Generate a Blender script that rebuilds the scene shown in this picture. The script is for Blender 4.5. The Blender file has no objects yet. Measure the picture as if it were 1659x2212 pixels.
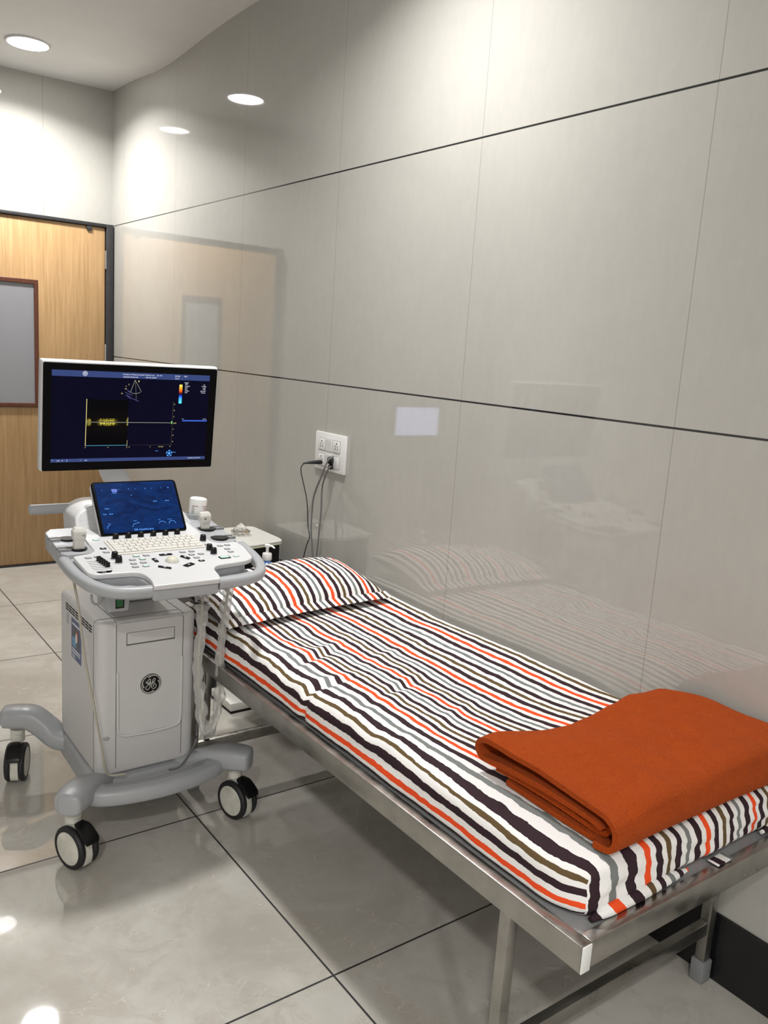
import bpy, bmesh, math, random
from mathutils import Vector, Matrix, noise
R_ = random.Random(7)
SC = bpy.context.scene
COL = SC.collection
PI = math.pi
SC.view_settings.view_transform = 'Standard'
SC.view_settings.look = 'None'
SC.view_settings.gamma = 1
SC.view_settings.use_curve_mapping = False
SC.view_settings.exposure = 0.22

# ------------------------------------------------------------------ materials
def lin(c):
    return tuple((x / 12.92 if x <= .04045 else ((x + .055) / 1.055) ** 2.4) for x in c)
def srgb(r, g, b):
    return lin((r / 255., g / 255., b / 255.))
MATS = {}
class NT:
    def __init__(s, name):
        s.m = bpy.data.materials.new(name); s.m.use_nodes = True
        s.t = s.m.node_tree; s.n = s.t.nodes; s.l = s.t.links
        s.b = s.n['Principled BSDF']; s.out = s.n['Material Output']
    def new(s, ty, **kw):
        n = s.n.new(ty)
        for k, v in kw.items():
            setattr(n, k, v)
        return n
    def link(s, a, b): s.l.new(a, b)
    def val(s, sock, v):
        if hasattr(v, 'is_linked') or hasattr(v, 'links'): s.link(v, sock)
        else: sock.default_value = v
    def math(s, op, a, b=None, c=None, clamp=False):
        n = s.new('ShaderNodeMath', operation=op); n.use_clamp = clamp
        s.val(n.inputs[0], a)
        if b is not None: s.val(n.inputs[1], b)
        if c is not None: s.val(n.inputs[2], c)
        return n.outputs[0]
    def mix(s, f, a, b):
        n = s.new('ShaderNodeMix', data_type='RGBA')
        s.val(n.inputs[0], f)
        s.val(n.inputs[6], (*a, 1) if isinstance(a, tuple) and len(a) == 3 else a)
        s.val(n.inputs[7], (*b, 1) if isinstance(b, tuple) and len(b) == 3 else b)
        return n.outputs[2]
    def noise(s, vec, scale, detail=4, rough=.5, dist=0.):
        n = s.new('ShaderNodeTexNoise'); s.link(vec, n.inputs['Vector'])
        n.inputs['Scale'].default_value = scale; n.inputs['Detail'].default_value = detail
        n.inputs['Roughness'].default_value = rough; n.inputs['Distortion'].default_value = dist
        return n.outputs['Fac']
    def mapr(s, v, a, b, c=0., d=1.):
        n = s.new('ShaderNodeMapRange'); s.link(v, n.inputs[0])
        for i, x in enumerate((a, b, c, d)): n.inputs[i + 1].default_value = x
        return n.outputs[0]
    def pos(s): return s.new('ShaderNodeNewGeometry').outputs['Position']
    def sep(s, v):
        n = s.new('ShaderNodeSeparateXYZ'); s.link(v, n.inputs[0]); return n.outputs
    def comb(s, x, y, z):
        n = s.new('ShaderNodeCombineXYZ')
        for i, v in enumerate((x, y, z)): s.val(n.inputs[i], v)
        return n.outputs[0]
    def scale(s, v, k):
        n = s.new('ShaderNodeVectorMath', operation='MULTIPLY'); s.link(v, n.inputs[0]); n.inputs[1].default_value = k
        return n.outputs[0]
    def bump(s, h, strength, dist):
        n = s.new('ShaderNodeBump'); n.inputs['Strength'].default_value = strength
        n.inputs['Distance'].default_value = dist; s.link(h, n.inputs['Height'])
        s.link(n.outputs[0], s.b.inputs['Normal'])
    def line(s, c, origin, pitch, w):
        f = s.math('FRACT', s.math('ADD', s.math('DIVIDE', s.math('SUBTRACT', c, origin), pitch), .5))
        d = s.math('MULTIPLY', s.math('ABSOLUTE', s.math('SUBTRACT', f, .5)), pitch)
        return s.mapr(d, w * .5, w * .5 + .0012, 1, 0)

def mat(name, col, rough=.5, metal=0., spec=.5, emit=None, estr=0., noise_amt=0., nscale=30., bump=0., bscale=200., coat=0., alpha=1.):
    if name in MATS: return MATS[name]
    t = NT(name); b = t.b
    b.inputs['Base Color'].default_value = (*col, 1); b.inputs['Roughness'].default_value = rough
    b.inputs['Metallic'].default_value = metal; b.inputs['Specular IOR Level'].default_value = spec
    if coat: b.inputs['Coat Weight'].default_value = coat; b.inputs['Coat Roughness'].default_value = .1
    if emit:
        b.inputs['Emission Color'].default_value = (*emit, 1); b.inputs['Emission Strength'].default_value = estr
    if noise_amt:
        f = t.noise(t.new('ShaderNodeTexCoord').outputs['Object'], nscale, 5, .6)
        t.link(t.mix(t.mapr(f, .3, .7), tuple(c * (1 - noise_amt) for c in col), tuple(min(1, c * (1 + noise_amt * .5)) for c in col)), b.inputs['Base Color'])
    if bump:
        f = t.noise(t.new('ShaderNodeTexCoord').outputs['Object'], bscale, 3, .6); t.bump(f, bump, .002)
    MATS[name] = t.m
    return t.m

def tile_wall(name, vorig, vpitch, axis, only_v=False, base=(.43, .42, .385)):
    t = NT(name); P = t.pos(); x, y, z = t.sep(P)
    f1 = t.noise(P, 1.3, 5, .6); f2 = t.noise(t.scale(P, (1, 1, .35)), 45, 4, .6); f3 = t.noise(P, 9, 6, .65)
    c = t.mix(t.mapr(f1, .35, .65), tuple(v * .955 for v in base), tuple(v * 1.03 for v in base))
    c = t.mix(t.mapr(f3, .62, .72, 0, .22), c, tuple(v * 1.12 for v in base))
    c = t.mix(t.mapr(f2, .3, .7, 0, .14), c, tuple(v * .72 for v in base))
    lv = t.line(y if axis == 'y' else x, vorig, vpitch, .0008)
    c = t.mix(t.math('MULTIPLY', lv, .75), c, (.2, .19, .17))
    if not only_v:
        lh = t.line(z, .5277, .7983, .0045); c = t.mix(lh, c, (.02, .02, .02))
    t.link(c, t.b.inputs['Base Color'])
    t.b.inputs['Roughness'].default_value = .035
    t.b.inputs['Specular IOR Level'].default_value = .8
    t.bump(t.noise(P, 3, 1, .4), .012, .01)
    MATS[name] = t.m
    return t.m

def floor_mat():
    t = NT('polished_floor_tile'); P = t.pos(); x, y, z = t.sep(P)
    w = t.noise(P, 2.2, 8, .62, .6); w2 = t.noise(P, 9, 8, .7, 1.2); w3 = t.noise(P, 30, 6, .7, .8); w4 = t.noise(P, .9, 2, .5)
    base = (.56, .525, .455)
    c = t.mix(t.mapr(w, .35, .65), (.40, .375, .33), (.54, .52, .475))
    c = t.mix(t.mapr(w2, .5, .62, 0, .55), c, (.415, .375, .325))
    n = t.new('ShaderNodeTexNoise'); t.link(P, n.inputs['Vector']); n.inputs['Scale'].default_value = 7; n.inputs['Detail'].default_value = 5; n.inputs['Distortion'].default_value = 1.5
    v = t.math('ABSOLUTE', t.math('SUBTRACT', n.outputs['Fac'], .5))
    streak = t.math('MULTIPLY', t.mapr(v, 0, .010, 1, 0), t.mapr(w2, .52, .62))
    c = t.mix(t.math('MULTIPLY', streak, .9), c, (.66, .63, .56))
    c = t.mix(t.mapr(w3, .55, .7, 0, .3), c, (.54, .515, .47))
    lx = t.line(x, 1.0126, .8, .0042); ly = t.line(y, 1.4397, .8, .0042)
    l = t.math('MAXIMUM', lx, ly)
    c = t.mix(l, c, (.018, .017, .016)); t.link(c, t.b.inputs['Base Color'])
    t.link(t.mapr(l, 0, 1, .03, .6), t.b.inputs['Roughness'])
    t.bump(t.noise(P, 3, 1, .4), .012, .01)
    MATS['floor'] = t.m; return t.m

def wood_mat():
    t = NT('door_oak_laminate'); P = t.pos()
    f = t.noise(t.scale(P, (1, 1, .035)), 75, 6, .65, .25); g = t.noise(t.scale(P, (1, 1, .12)), 9, 3, .5, .4); h = t.noise(t.scale(P, (1, 1, .02)), 260, 3, .6)
    c = t.mix(t.mapr(f, .3, .7), srgb(150, 119, 80), srgb(184, 150, 108))
    c = t.mix(t.mapr(g, .4, .7, 0, .3), c, srgb(172, 138, 96))
    c = t.mix(t.mapr(h, .5, .75, 0, .4), c, srgb(140, 106, 68))
    t.link(c, t.b.inputs['Base Color']); t.b.inputs['Roughness'].default_value = .38
    MATS['wood'] = t.m; return t.m

def stripe_mat():
    t = NT('striped_cotton_sheet')
    uv = t.new('ShaderNodeUVMap'); u, v, _ = t.sep(uv.outputs[0])
    oc = t.new('ShaderNodeTexCoord').outputs['Object']
    wob = t.mapr(t.noise(oc, 26, 3, .55), .2, .8, -.018, .018)
    f = t.math('FRACT', t.math('ADD', t.math('ADD', u, wob), .08))
    r = t.new('ShaderNodeValToRGB'); r.color_ramp.interpolation = 'CONSTANT'
    W = srgb(236, 234, 232); O = srgb(238, 82, 38); K = srgb(52, 36, 42); L = srgb(98, 80, 52); G = srgb(122, 126, 124)
    el = [(0, W)]
    for k, (cc, hw) in enumerate(((O, .038), (K, .047), (L, .038), (K, .045), (G, .034), (K, .047))):
        el += [(k / 6 + .08 - hw, cc), (k / 6 + .08 + hw, W)]
    cr = r.color_ramp
    while len(cr.elements) < len(el): cr.elements.new(.5)
    for e, (p, c) in zip(cr.elements, el): e.position = p; e.color = (*c, 1)
    t.link(f, r.inputs[0]); t.link(r.outputs[0], t.b.inputs['Base Color'])
    t.b.inputs['Roughness'].default_value = .85; t.b.inputs['Specular IOR Level'].default_value = .2
    n1 = t.noise(oc, 60, 5, .6)
    t.bump(n1, .25, .003)
    MATS['stripe'] = t.m; return t.m

def fleece_mat():
    t = NT('orange_fleece'); oc = t.new('ShaderNodeTexCoord').outputs['Object']
    n1 = t.noise(oc, 420, 4, .7); n2 = t.noise(oc, 25, 4, .6)
    c = t.mix(t.mapr(n1, .3, .7), srgb(146, 52, 8), srgb(206, 86, 20))
    c = t.mix(t.mapr(n2, .35, .65, 0, .25), c, srgb(150, 54, 8))
    t.link(c, t.b.inputs['Base Color']); t.b.inputs['Roughness'].default_value = .95
    t.b.inputs['Specular IOR Level'].default_value = .1
    t.b.inputs['Sheen Weight'].default_value = .12; t.b.inputs['Sheen Tint'].default_value = (1, .55, .3, 1); t.b.inputs['Sheen Roughness'].default_value = .4
    t.bump(t.noise(oc, 230, 4, .75), .9, .006)
    MATS['fleece'] = t.m; return t.m

def steel_mat():
    t = NT('brushed_stainless_steel'); oc = t.new('ShaderNodeTexCoord').outputs['Object']
    n = t.noise(t.scale(oc, (1, .05, 1)), 300, 3, .6); n2 = t.noise(oc, 14, 5, .65)
    c = t.mix(t.mapr(n2, .3, .75), (.33, .32, .295), (.47, .455, .425)); t.link(c, t.b.inputs['Base Color'])
    t.b.inputs['Metallic'].default_value = 1
    t.link(t.mapr(n2, .3, .7, .24, .42), t.b.inputs['Roughness']); t.bump(n, .06, .001)
    MATS['steel'] = t.m; return t.m

def film_mat():
    t = NT('clear_crumpled_plastic_film'); oc = t.new('ShaderNodeTexCoord').outputs['Object']
    b = t.b; b.inputs['Base Color'].default_value = (.80, .79, .77, 1); b.inputs['Roughness'].default_value = .12
    t.bump(t.noise(oc, 60, 5, .65, .6), .8, .006)
    tr = t.new('ShaderNodeBsdfTransparent'); ms = t.new('ShaderNodeMixShader')
    lw = t.new('ShaderNodeLayerWeight'); lw.inputs[0].default_value = .35
    t.link(t.mapr(lw.outputs['Facing'], 0, 1, .26, .8), ms.inputs[0]); t.link(tr.outputs[0], ms.inputs[1]); t.link(b.outputs[0], ms.inputs[2])
    t.link(ms.outputs[0], t.out.inputs[0]); MATS['film'] = t.m; return t.m

def glass_mat(name, col=(1, 1, 1), ior=1.5, rough=.0):
    t = NT(name); t.b.inputs['Base Color'].default_value = (*col, 1); t.b.inputs['Transmission Weight'].default_value = 1
    t.b.inputs['IOR'].default_value = ior; t.b.inputs['Roughness'].default_value = rough; MATS[name] = t.m; return t.m

def perf_mat():
    t = NT('perforated_white_plastic'); oc = t.new('ShaderNodeTexCoord').outputs['Object']
    x, y, z = t.sep(t.scale(oc, (230, 230, 300)))
    row = t.math('FLOOR', z); xs = t.math('ADD', x, t.math('MULTIPLY', row, .5))
    fx = t.math('SUBTRACT', t.math('FRACT', xs), .5); fz = t.math('SUBTRACT', t.math('FRACT', z), .5)
    d = t.math('SQRT', t.math('ADD', t.math('MULTIPLY', fx, fx), t.math('MULTIPLY', fz, fz)))
    t.link(t.mix(t.mapr(d, .24, .34, 1, 0), (.72, .72, .72), (.06, .06, .06)), t.b.inputs['Base Color'])
    t.b.inputs['Roughness'].default_value = .45; MATS['perf'] = t.m; return t.m

def trace_mat():
    # Doppler trace: bright yellow speckle hugging the zero line
    t = NT('spectral_trace_display'); uv = t.new('ShaderNodeUVMap'); u, v, _ = t.sep(uv.outputs[0])
    d = t.math('ABSOLUTE', v)
    sp = t.noise(t.comb(t.math('MULTIPLY', u, 900), t.math('MULTIPLY', v, 900), 0.), 1, 3, .8)
    body = t.math('MULTIPLY', t.mapr(d, 0, .05, .012, .0015), t.mapr(sp, .42, .75))
    def gauss(c, w): return t.math('POWER', 2.718, t.math('MULTIPLY', t.math('POWER', t.math('DIVIDE', t.math('SUBTRACT', u, c), w), 2.), -1.))
    g = gauss(.008, .004)
    for c, w in ((.042, .0025), (.062, .016), (.080, .003), (.121, .0015)):
        g = t.math('ADD', g, gauss(c, w))
    cn = t.noise(t.comb(t.math('MULTIPLY', u, 260), t.math('MULTIPLY', v, 150), 3.), 1, 4, .7)
    near = t.math('MULTIPLY', t.math('MULTIPLY', t.mapr(d, .0015, .012, 1, 0), t.mapr(cn, .4, .66)), t.mapr(g, 0, .7))
    gap = t.mapr(d, .0012, .0025, 0, 1)
    s = t.math('ADD', body, t.math('MULTIPLY', t.math('MULTIPLY', near, gap), t.mapr(sp, .3, .65, 0, 3.)))
    t.b.inputs['Base Color'].default_value = (.002, .002, .004, 1)
    t.b.inputs['Emission Color'].default_value = (.9, .75, .08, 1)
    t.link(t.math('MULTIPLY', s, .8), t.b.inputs['Emission Strength']); t.b.inputs['Roughness'].default_value = .25; t.b.inputs['Specular IOR Level'].default_value = .05
    MATS['trace'] = t.m; return t.m

def bar_mat():
    t = NT('colour_scale_display'); uv = t.new('ShaderNodeUVMap'); u, v, _ = t.sep(uv.outputs[0])
    r = t.new('ShaderNodeValToRGB'); cr = r.color_ramp
    el = [(0, (.1, .8, 1)), (.22, (.05, .5, 1)), (.40, (.0, .05, .9)), (.455, (0, 0, .03)), (.54, (.01, 0, 0)), (.62, (.75, .02, 0)), (.8, (1, .4, 0)), (1, (1, .85, .15))]
    while len(cr.elements) < len(el): cr.elements.new(.5)
    for e, (p, c) in zip(cr.elements, el): e.position = p; e.color = (*c, 1)
    t.link(v, r.inputs[0]); t.link(r.outputs[0], t.b.inputs['Emission Color']); t.b.inputs['Emission Strength'].default_value = 1
    t.b.inputs['Base Color'].default_value = (0, 0, 0, 1); MATS['bar'] = t.m; return t.m

def touch_mat():
    t = NT('blue_touch_display'); oc = t.new('ShaderNodeTexCoord').outputs['Object']
    a = t.noise(t.scale(oc, (1, 1.6, 2.2)), 14, 6, .65, 1.6); c = t.noise(oc, 40, 4, .7, 2.)  # wrinkled film reflection painted into the blue glow as noise
    col = t.mix(t.mapr(a, .38, .66), (.001, .010, .060), (.002, .028, .135))
    col = t.mix(t.mapr(c, .6, .75, 0, .3), col, (.02, .08, .24))
    t.link(col, t.b.inputs['Emission Color']); t.b.inputs['Emission Strength'].default_value = 1.
    t.b.inputs['Base Color'].default_value = (.001, .002, .006, 1); t.b.inputs['Roughness'].default_value = .15; t.b.inputs['Specular IOR Level'].default_value = .18
    t.bump(t.noise(oc, 22, 5, .6, 1.), .25, .004)
    MATS['touch'] = t.m; return t.m

def hexa_mat():
    t = NT('green_cell_indicator'); oc = t.new('ShaderNodeTexCoord').outputs['Object']
    v = t.new('ShaderNodeTexVoronoi'); t.link(t.scale(oc, (1, .01, 1)), v.inputs['Vector']); v.inputs['Scale'].default_value = 330; v.inputs['Randomness'].default_value = .15
    c = t.mix(t.mapr(v.outputs['Distance'], .28, .42), (.03, .19, .05), (.002, .006, .003))
    t.link(c, t.b.inputs['Emission Color']); t.b.inputs['Emission Strength'].default_value = .6; t.b.inputs['Base Color'].default_value = (0, .01, 0, 1)
    MATS['hexa'] = t.m; return t.m

M_WALL = tile_wall('glossy_wall_tile', 1.2548, .8, 'y')
M_BACK = tile_wall('glossy_back_wall_tile', 1.40, .8, 'x', True)
M_SIDE = mat('matt_wall_paint', (.78, .775, .76), .6, noise_amt=.03, nscale=4)
M_FLOOR = floor_mat(); M_WOOD = wood_mat(); M_STRIPE = stripe_mat(); M_FLEECE = fleece_mat(); M_STEEL = steel_mat()
M_FILM = film_mat(); M_PERF = perf_mat(); M_TRACE = trace_mat(); M_BAR = bar_mat(); M_TOUCH = touch_mat(); M_HEX = hexa_mat()
M_CEIL = mat('ceiling_paint', (.74, .735, .73), .7, noise_amt=.04, nscale=3)
M_LAMP = mat('lamp_diffuser', (.9, .9, .9), .5, emit=(1, .99, .975), estr=45)
M_WHITE = mat('white_plastic', (.60, .60, .605), .38, noise_amt=.02)
M_CAB = mat('cabinet_off_white_plastic', (.60, .59, .585), .42, noise_amt=.02)
M_GRAY = mat('silver_grey_plastic', (.36, .37, .385), .36, noise_amt=.03)
M_GRAYD = mat('dark_grey_plastic', (.20, .205, .21), .45)  # darker grey plastic for caps, grooves, clips and button rims
M_BLACK = mat('black_plastic', (.004, .004, .0045), .35, spec=.3)
M_RUBBER = mat('black_rubber', (.012, .012, .013), .55, noise_amt=.2)
M_CREAM = mat('aged_cream_plastic', (.66, .645, .57), .5, noise_amt=.22, nscale=18)
M_KEY = mat('ivory_key_plastic', (.62, .60, .555), .5)
M_GLOSSB = mat('gloss_black_bezel', (.002, .002, .0025), .25, spec=.1)
M_SEAM = mat('panel_seam', (.09, .09, .09), .7)
M_BTN = mat('grey_button', (.42, .43, .46), .4)
M_BTNG = mat('green_lit_button', (.45, .6, .52), .4, emit=(.2, .9, .55), estr=.25)
M_BTNL = mat('button_legend', (.75, .75, .78), .4)
M_DARKW = mat('dark_brown_wood', srgb(88, 48, 32), .4, noise_amt=.25, nscale=40)
M_FRAME = mat('black_painted_frame', (.022, .022, .024), .5, noise_amt=.3)
M_FROST = mat('frosted_glass', (.25, .25, .265), .32)
M_SKIRT = mat('black_granite', (.008, .008, .009), .2)
M_SWITCH = mat('switch_white', (.74, .74, .73), .35)
M_DARK = mat('dark_hole', (.01, .01, .01), .7)
M_CABLE = mat('grey_cable', (.14, .14, .14), .5)
M_CBLK = mat('black_cable', (.012, .012, .012), .5)
M_CBEI = mat('beige_cable', (.42, .39, .32), .5)
M_TOP = mat('cream_tabletop', (.74, .73, .68), .2, noise_amt=.04, nscale=10)
M_TEDGE = mat('pale_green_table_edge', (.60, .60, .45), .3)
M_TRAY = mat('grey_tray_sheet', (.30, .30, .30), .35, noise_amt=.1)
M_SCREEN = mat('dark_navy_screen', (.001, .001, .002), .25, spec=.06, emit=(.0016, .0016, .010), estr=1)
M_UIB = mat('navy_toolbar', (0, 0, 0), .3, emit=(.022, .045, .16), estr=1)
M_UIW = mat('white_ui_ink', (0, 0, 0), .4, emit=(.75, .78, .9), estr=.85)
M_UIY = mat('yellow_ui_ink', (0, 0, 0), .4, emit=(.85, .75, .30), estr=.8)
M_UIL = mat('pale_line_ink', (0, 0, 0), .4, emit=(.55, .55, .42), estr=.7)
M_UIC = mat('teal_ui_ink', (0, 0, 0), .4, emit=(.08, .45, .5), estr=.8)
M_UIBL = mat('blue_ui_ink', (0, 0, 0), .4, emit=(.03, .10, .55), estr=.9)
M_UIGR = mat('green_ui_ink', (0, 0, 0), .4, emit=(.2, .9, .15), estr=.9)
M_UIBB = mat('light_blue_ui_ink', (0, 0, 0), .4, emit=(.08, .35, 1), estr=1.)
M_UIP = mat('dim_violet_ui_ink', (0, 0, 0), .4, emit=(.07, .07, .22), estr=.8)
M_LBLUE = mat('label_blue', srgb(62, 78, 128), .4)
M_LCYAN = mat('label_cyan', srgb(88, 150, 190), .4)
M_LRED = mat('label_red', srgb(170, 50, 52), .4)
M_LWHITE = mat('label_white', (.75, .75, .73), .4)
M_LDARK = mat('label_dark', srgb(60, 66, 66), .4)
M_REDINK = mat('dark_red_ink', srgb(140, 50, 56), .5)
M_INK = mat('black_ink', (.03, .03, .03), .5)
M_SILVER = mat('silver_ink', (.52, .51, .48), .4)
M_BALL = mat('ivory_ball', (.60, .58, .48), .12)
M_BLUEG = mat('blue_gel_liquid', srgb(86, 134, 190), .2)
M_PAPER = mat('display_glow_white', (.1, .1, .1), .3, emit=(.62, .66, 1), estr=2.2)
M_GLASS = glass_mat('crystal_glass', ior=1.55)
M_CHROME = mat('hinge_steel', (.55, .55, .55), .3, 1)

# ------------------------------------------------------------------ geometry collector
class G:
    def __init__(s): s.v = []; s.f = []; s.mi = []; s.uv = None; s.cur = 0
    def add(s, vs, fs):
        o = len(s.v); s.v += [tuple(v) for v in vs]
        for f in fs: s.f.append(tuple(i + o for i in f)); s.mi.append(s.cur)
        return s
    def use(s, i): s.cur = i; return s
    def bm(s, bm, M=None):
        bm.verts.ensure_lookup_table(); bm.verts.index_update()
        s.add([(M @ v.co if M else v.co) for v in bm.verts], [[v.index for v in f.verts] for f in bm.faces]); bm.free(); return s
    def box(s, a, b, bev=0., seg=2, M=None):
        bm = bmesh.new(); bmesh.ops.create_cube(bm, size=1)
        sx = [b[i] - a[i] for i in range(3)]; c = [(b[i] + a[i]) / 2 for i in range(3)]
        for v in bm.verts: v.co = Vector([v.co[i] * sx[i] + c[i] for i in range(3)])
        if bev: bmesh.ops.bevel(bm, geom=bm.edges[:], offset=bev, segments=seg, profile=.5, affect='EDGES', clamp_overlap=True)
        return s.bm(bm, M)
    def lathe(s, prof, M=None, n=32):
        vs = []; fs = []
        for r, z in prof:
            for k in range(n): a = 2 * PI * k / n; vs.append(Vector((r * math.cos(a), r * math.sin(a), z)))
        m = len(prof)
        for i in range(m - 1):
            for k in range(n):
                k2 = (k + 1) % n; fs.append((i * n + k, i * n + k2, (i + 1) * n + k2, (i + 1) * n + k))
        if prof[0][0] > 1e-6: fs.append(tuple(range(n - 1, -1, -1)))
        if prof[-1][0] > 1e-6: fs.append(tuple((m - 1) * n + k for k in range(n)))
        return s.add([M @ v for v in vs] if M else vs, fs)
    def sweep(s, pts, w, h=None, n=12, power=2., closed=False, smooth=0, up=(0, 0, 1), caps=True):
        P = [Vector(p) for p in pts]; N0 = len(P)
        W = list(w) if isinstance(w, (list, tuple)) else [w] * N0
        H = list(h) if isinstance(h, (list, tuple)) else ([h] * N0 if h else W)
        if smooth:
            Q = []; W2 = []; H2 = []
            rng = N0 if closed else N0 - 1
            for i in range(rng):
                g = (lambda k: P[k % N0]) if closed else (lambda k: P[min(max(k, 0), N0 - 1)])
                p0, p1, p2, p3 = g(i - 1), g(i), g(i + 1), g(i + 2)
                for k in range(smooth):
                    t = k / smooth
                    Q.append(.5 * ((2 * p1) + (-p0 + p2) * t + (2 * p0 - 5 * p1 + 4 * p2 - p3) * t * t + (-p0 + 3 * p1 - 3 * p2 + p3) * t ** 3))
                    e = t * t * (3 - 2 * t); j = (i + 1) % N0
                    W2.append(W[i] * (1 - e) + W[j] * e); H2.append(H[i] * (1 - e) + H[j] * e)
            if not closed: Q.append(P[-1]); W2.append(W[-1]); H2.append(H[-1])
            P, W, H = Q, W2, H2
        m = len(P); up = Vector(up); vs = []; last = None
        for i in range(m):
            a = P[(i - 1) % m] if (closed or i) else P[0]; b = P[(i + 1) % m] if (closed or i < m - 1) else P[-1]
            d = (b - a).normalized() if (b - a).length > 1e-9 else Vector((0, 1, 0))
            sd = d.cross(up)
            if sd.length < .2:
                sd = last - d * last.dot(d) if last else d.cross(Vector((1, 0, 0)) if abs(d.x) < .9 else Vector((0, 1, 0)))
            sd.normalize()
            if last and sd.dot(last) < 0 and abs(d.dot(up)) > .9: sd = -sd
            last = sd; nn = sd.cross(d)
            for k in range(n):
                an = 2 * PI * k / n; c, q = math.cos(an), math.sin(an)
                c = math.copysign(abs(c) ** (2 / power), c); q = math.copysign(abs(q) ** (2 / power), q)
                vs.append(P[i] + sd * c * W[i] / 2 + nn * q * H[i] / 2)
        fs = []
        for i in range(m if closed else m - 1):
            j = (i + 1) % m
            for k in range(n):
                k2 = (k + 1) % n; fs.append((i * n + k, i * n + k2, j * n + k2, j * n + k))
        if caps and not closed: fs += [tuple(range(n - 1, -1, -1)), tuple((m - 1) * n + k for k in range(n))]
        return s.add(vs, fs)
    def curve(s, outl, z0, z1, bev=0., M=None, res=1, bseg=2):
        cu = bpy.data.curves.new('c', 'CURVE'); cu.dimensions = '2D'; cu.fill_mode = 'BOTH'
        for o in outl:
            sp = cu.splines.new('POLY'); sp.points.add(len(o) - 1); sp.use_cyclic_u = True
            for p, q in zip(sp.points, o): p.co = (q[0], q[1], 0, 1)
        cu.extrude = max((z1 - z0) / 2 - bev, 1e-5); cu.bevel_depth = bev; cu.bevel_resolution = bseg; cu.offset = -bev
        o = bpy.data.objects.new('c', cu); COL.objects.link(o)
        dg = bpy.context.evaluated_depsgraph_get(); me = bpy.data.meshes.new_from_object(o.evaluated_get(dg))
        T = Matrix.Translation((0, 0, (z0 + z1) / 2)); T = (M @ T) if M else T
        s.add([T @ v.co for v in me.vertices], [tuple(p.vertices) for p in me.polygons])
        bpy.data.objects.remove(o); bpy.data.curves.remove(cu); bpy.data.meshes.remove(me); return s
    def text(s, txt, size, M, ax='LEFT', th=.0002, font_shear=0., width=None):
        cu = bpy.data.curves.new('t', 'FONT'); cu.body = txt; cu.size = size; cu.align_x = ax; cu.extrude = th; cu.resolution_u = 3; cu.shear = font_shear
        o = bpy.data.objects.new('t', cu); COL.objects.link(o)
        dg = bpy.context.evaluated_depsgraph_get(); me = bpy.data.meshes.new_from_object(o.evaluated_get(dg))
        k = 1.
        if width and len(me.vertices):
            xs = [v.co.x for v in me.vertices]; k = width / max(max(xs) - min(xs), 1e-6)
        S = Matrix.Diagonal((k, 1, 1, 1))
        s.add([M @ S @ v.co for v in me.vertices], [tuple(p.vertices) for p in me.polygons])
        bpy.data.objects.remove(o); bpy.data.curves.remove(cu); bpy.data.meshes.remove(me); return s
    def tri_fan(s): return s

ROOTS = {}
def root_off(parent):
    o = parent
    while o.parent: o = o.parent
    return Vector(ROOTS.get(o.name, (0, 0, 0)))
def obj(name, g, mats, parent=None, smooth=40, origin=None):
    me = bpy.data.meshes.new(name)
    off = root_off(parent) if parent else Vector(origin or (0, 0, 0))
    me.from_pydata([Vector(v) - off for v in g.v], [], g.f)
    for m in (mats if isinstance(mats, (list, tuple)) else [mats]): me.materials.append(m)
    me.polygons.foreach_set('material_index', g.mi)
    bm = bmesh.new(); bm.from_mesh(me); bmesh.ops.recalc_face_normals(bm, faces=bm.faces[:]); bm.to_mesh(me); bm.free()
    if g.uv:
        ul = me.uv_layers.new(name='UVMap')
        for p in me.polygons:
            for li in p.loop_indices: ul.data[li].uv = g.uv[p.index][me.loops[li].vertex_index]
    if smooth:
        me.shade_smooth(); me.set_sharp_from_angle(angle=math.radians(smooth))
    me.update()
    o = bpy.data.objects.new(name, me); COL.objects.link(o)
    if parent: o.parent = parent
    else:
        o.location = off; ROOTS[o.name] = tuple(off)
    return o
def thing(name, label, cat, loc, group=None):
    o = bpy.data.objects.new(name, None); COL.objects.link(o); o.location = loc; o.empty_display_size = .05
    ROOTS[o.name] = tuple(loc); o['label'] = label; o['category'] = cat
    if group: o['group'] = group
    return o
def tag(o, label, cat, group=None):
    o['label'] = label; o['category'] = cat
    if group: o['group'] = group
    return o
def struct(o): o['kind'] = 'structure'; return o
def lab(o, l): o['label'] = l; return o
def rpoly(pts, r, seg=6):
    out = []; n = len(pts); R = r if isinstance(r, (list, tuple)) else [r] * n
    for i in range(n):
        p = Vector(pts[i]); a = Vector(pts[i - 1]); b = Vector(pts[(i + 1) % n]); ri = R[i]
        u = (a - p); v = (b - p); ri = min(ri, u.length * .48, v.length * .48)
        if ri < 1e-6: out.append(tuple(p)); continue
        p0 = p + u.normalized() * ri; p1 = p + v.normalized() * ri
        for k in range(seg + 1):
            t = k / seg; out.append(tuple((1 - t) ** 2 * p0 + 2 * t * (1 - t) * p + t * t * p1))
    return out
def rrect(cx, cy, w, h, r, seg=5):
    return rpoly([(cx - w / 2, cy - h / 2), (cx + w / 2, cy - h / 2), (cx + w / 2, cy + h / 2), (cx - w / 2, cy + h / 2)], r, seg)
def circ(cx, cy, r, n=28): return [(cx + r * math.cos(2 * PI * k / n), cy + r * math.sin(2 * PI * k / n)) for k in range(n)]
def frame3(o, x, y, z):
    return Matrix(((x[0], y[0], z[0], o[0]), (x[1], y[1], z[1], o[1]), (x[2], y[2], z[2], o[2]), (0, 0, 0, 1)))
def ss(a, b, x):
    t = min(max((x - a) / (b - a), 0), 1); return t * t * (3 - 2 * t)
def nz(x, y, z=0.): return noise.noise(Vector((x, y, z)))

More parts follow.
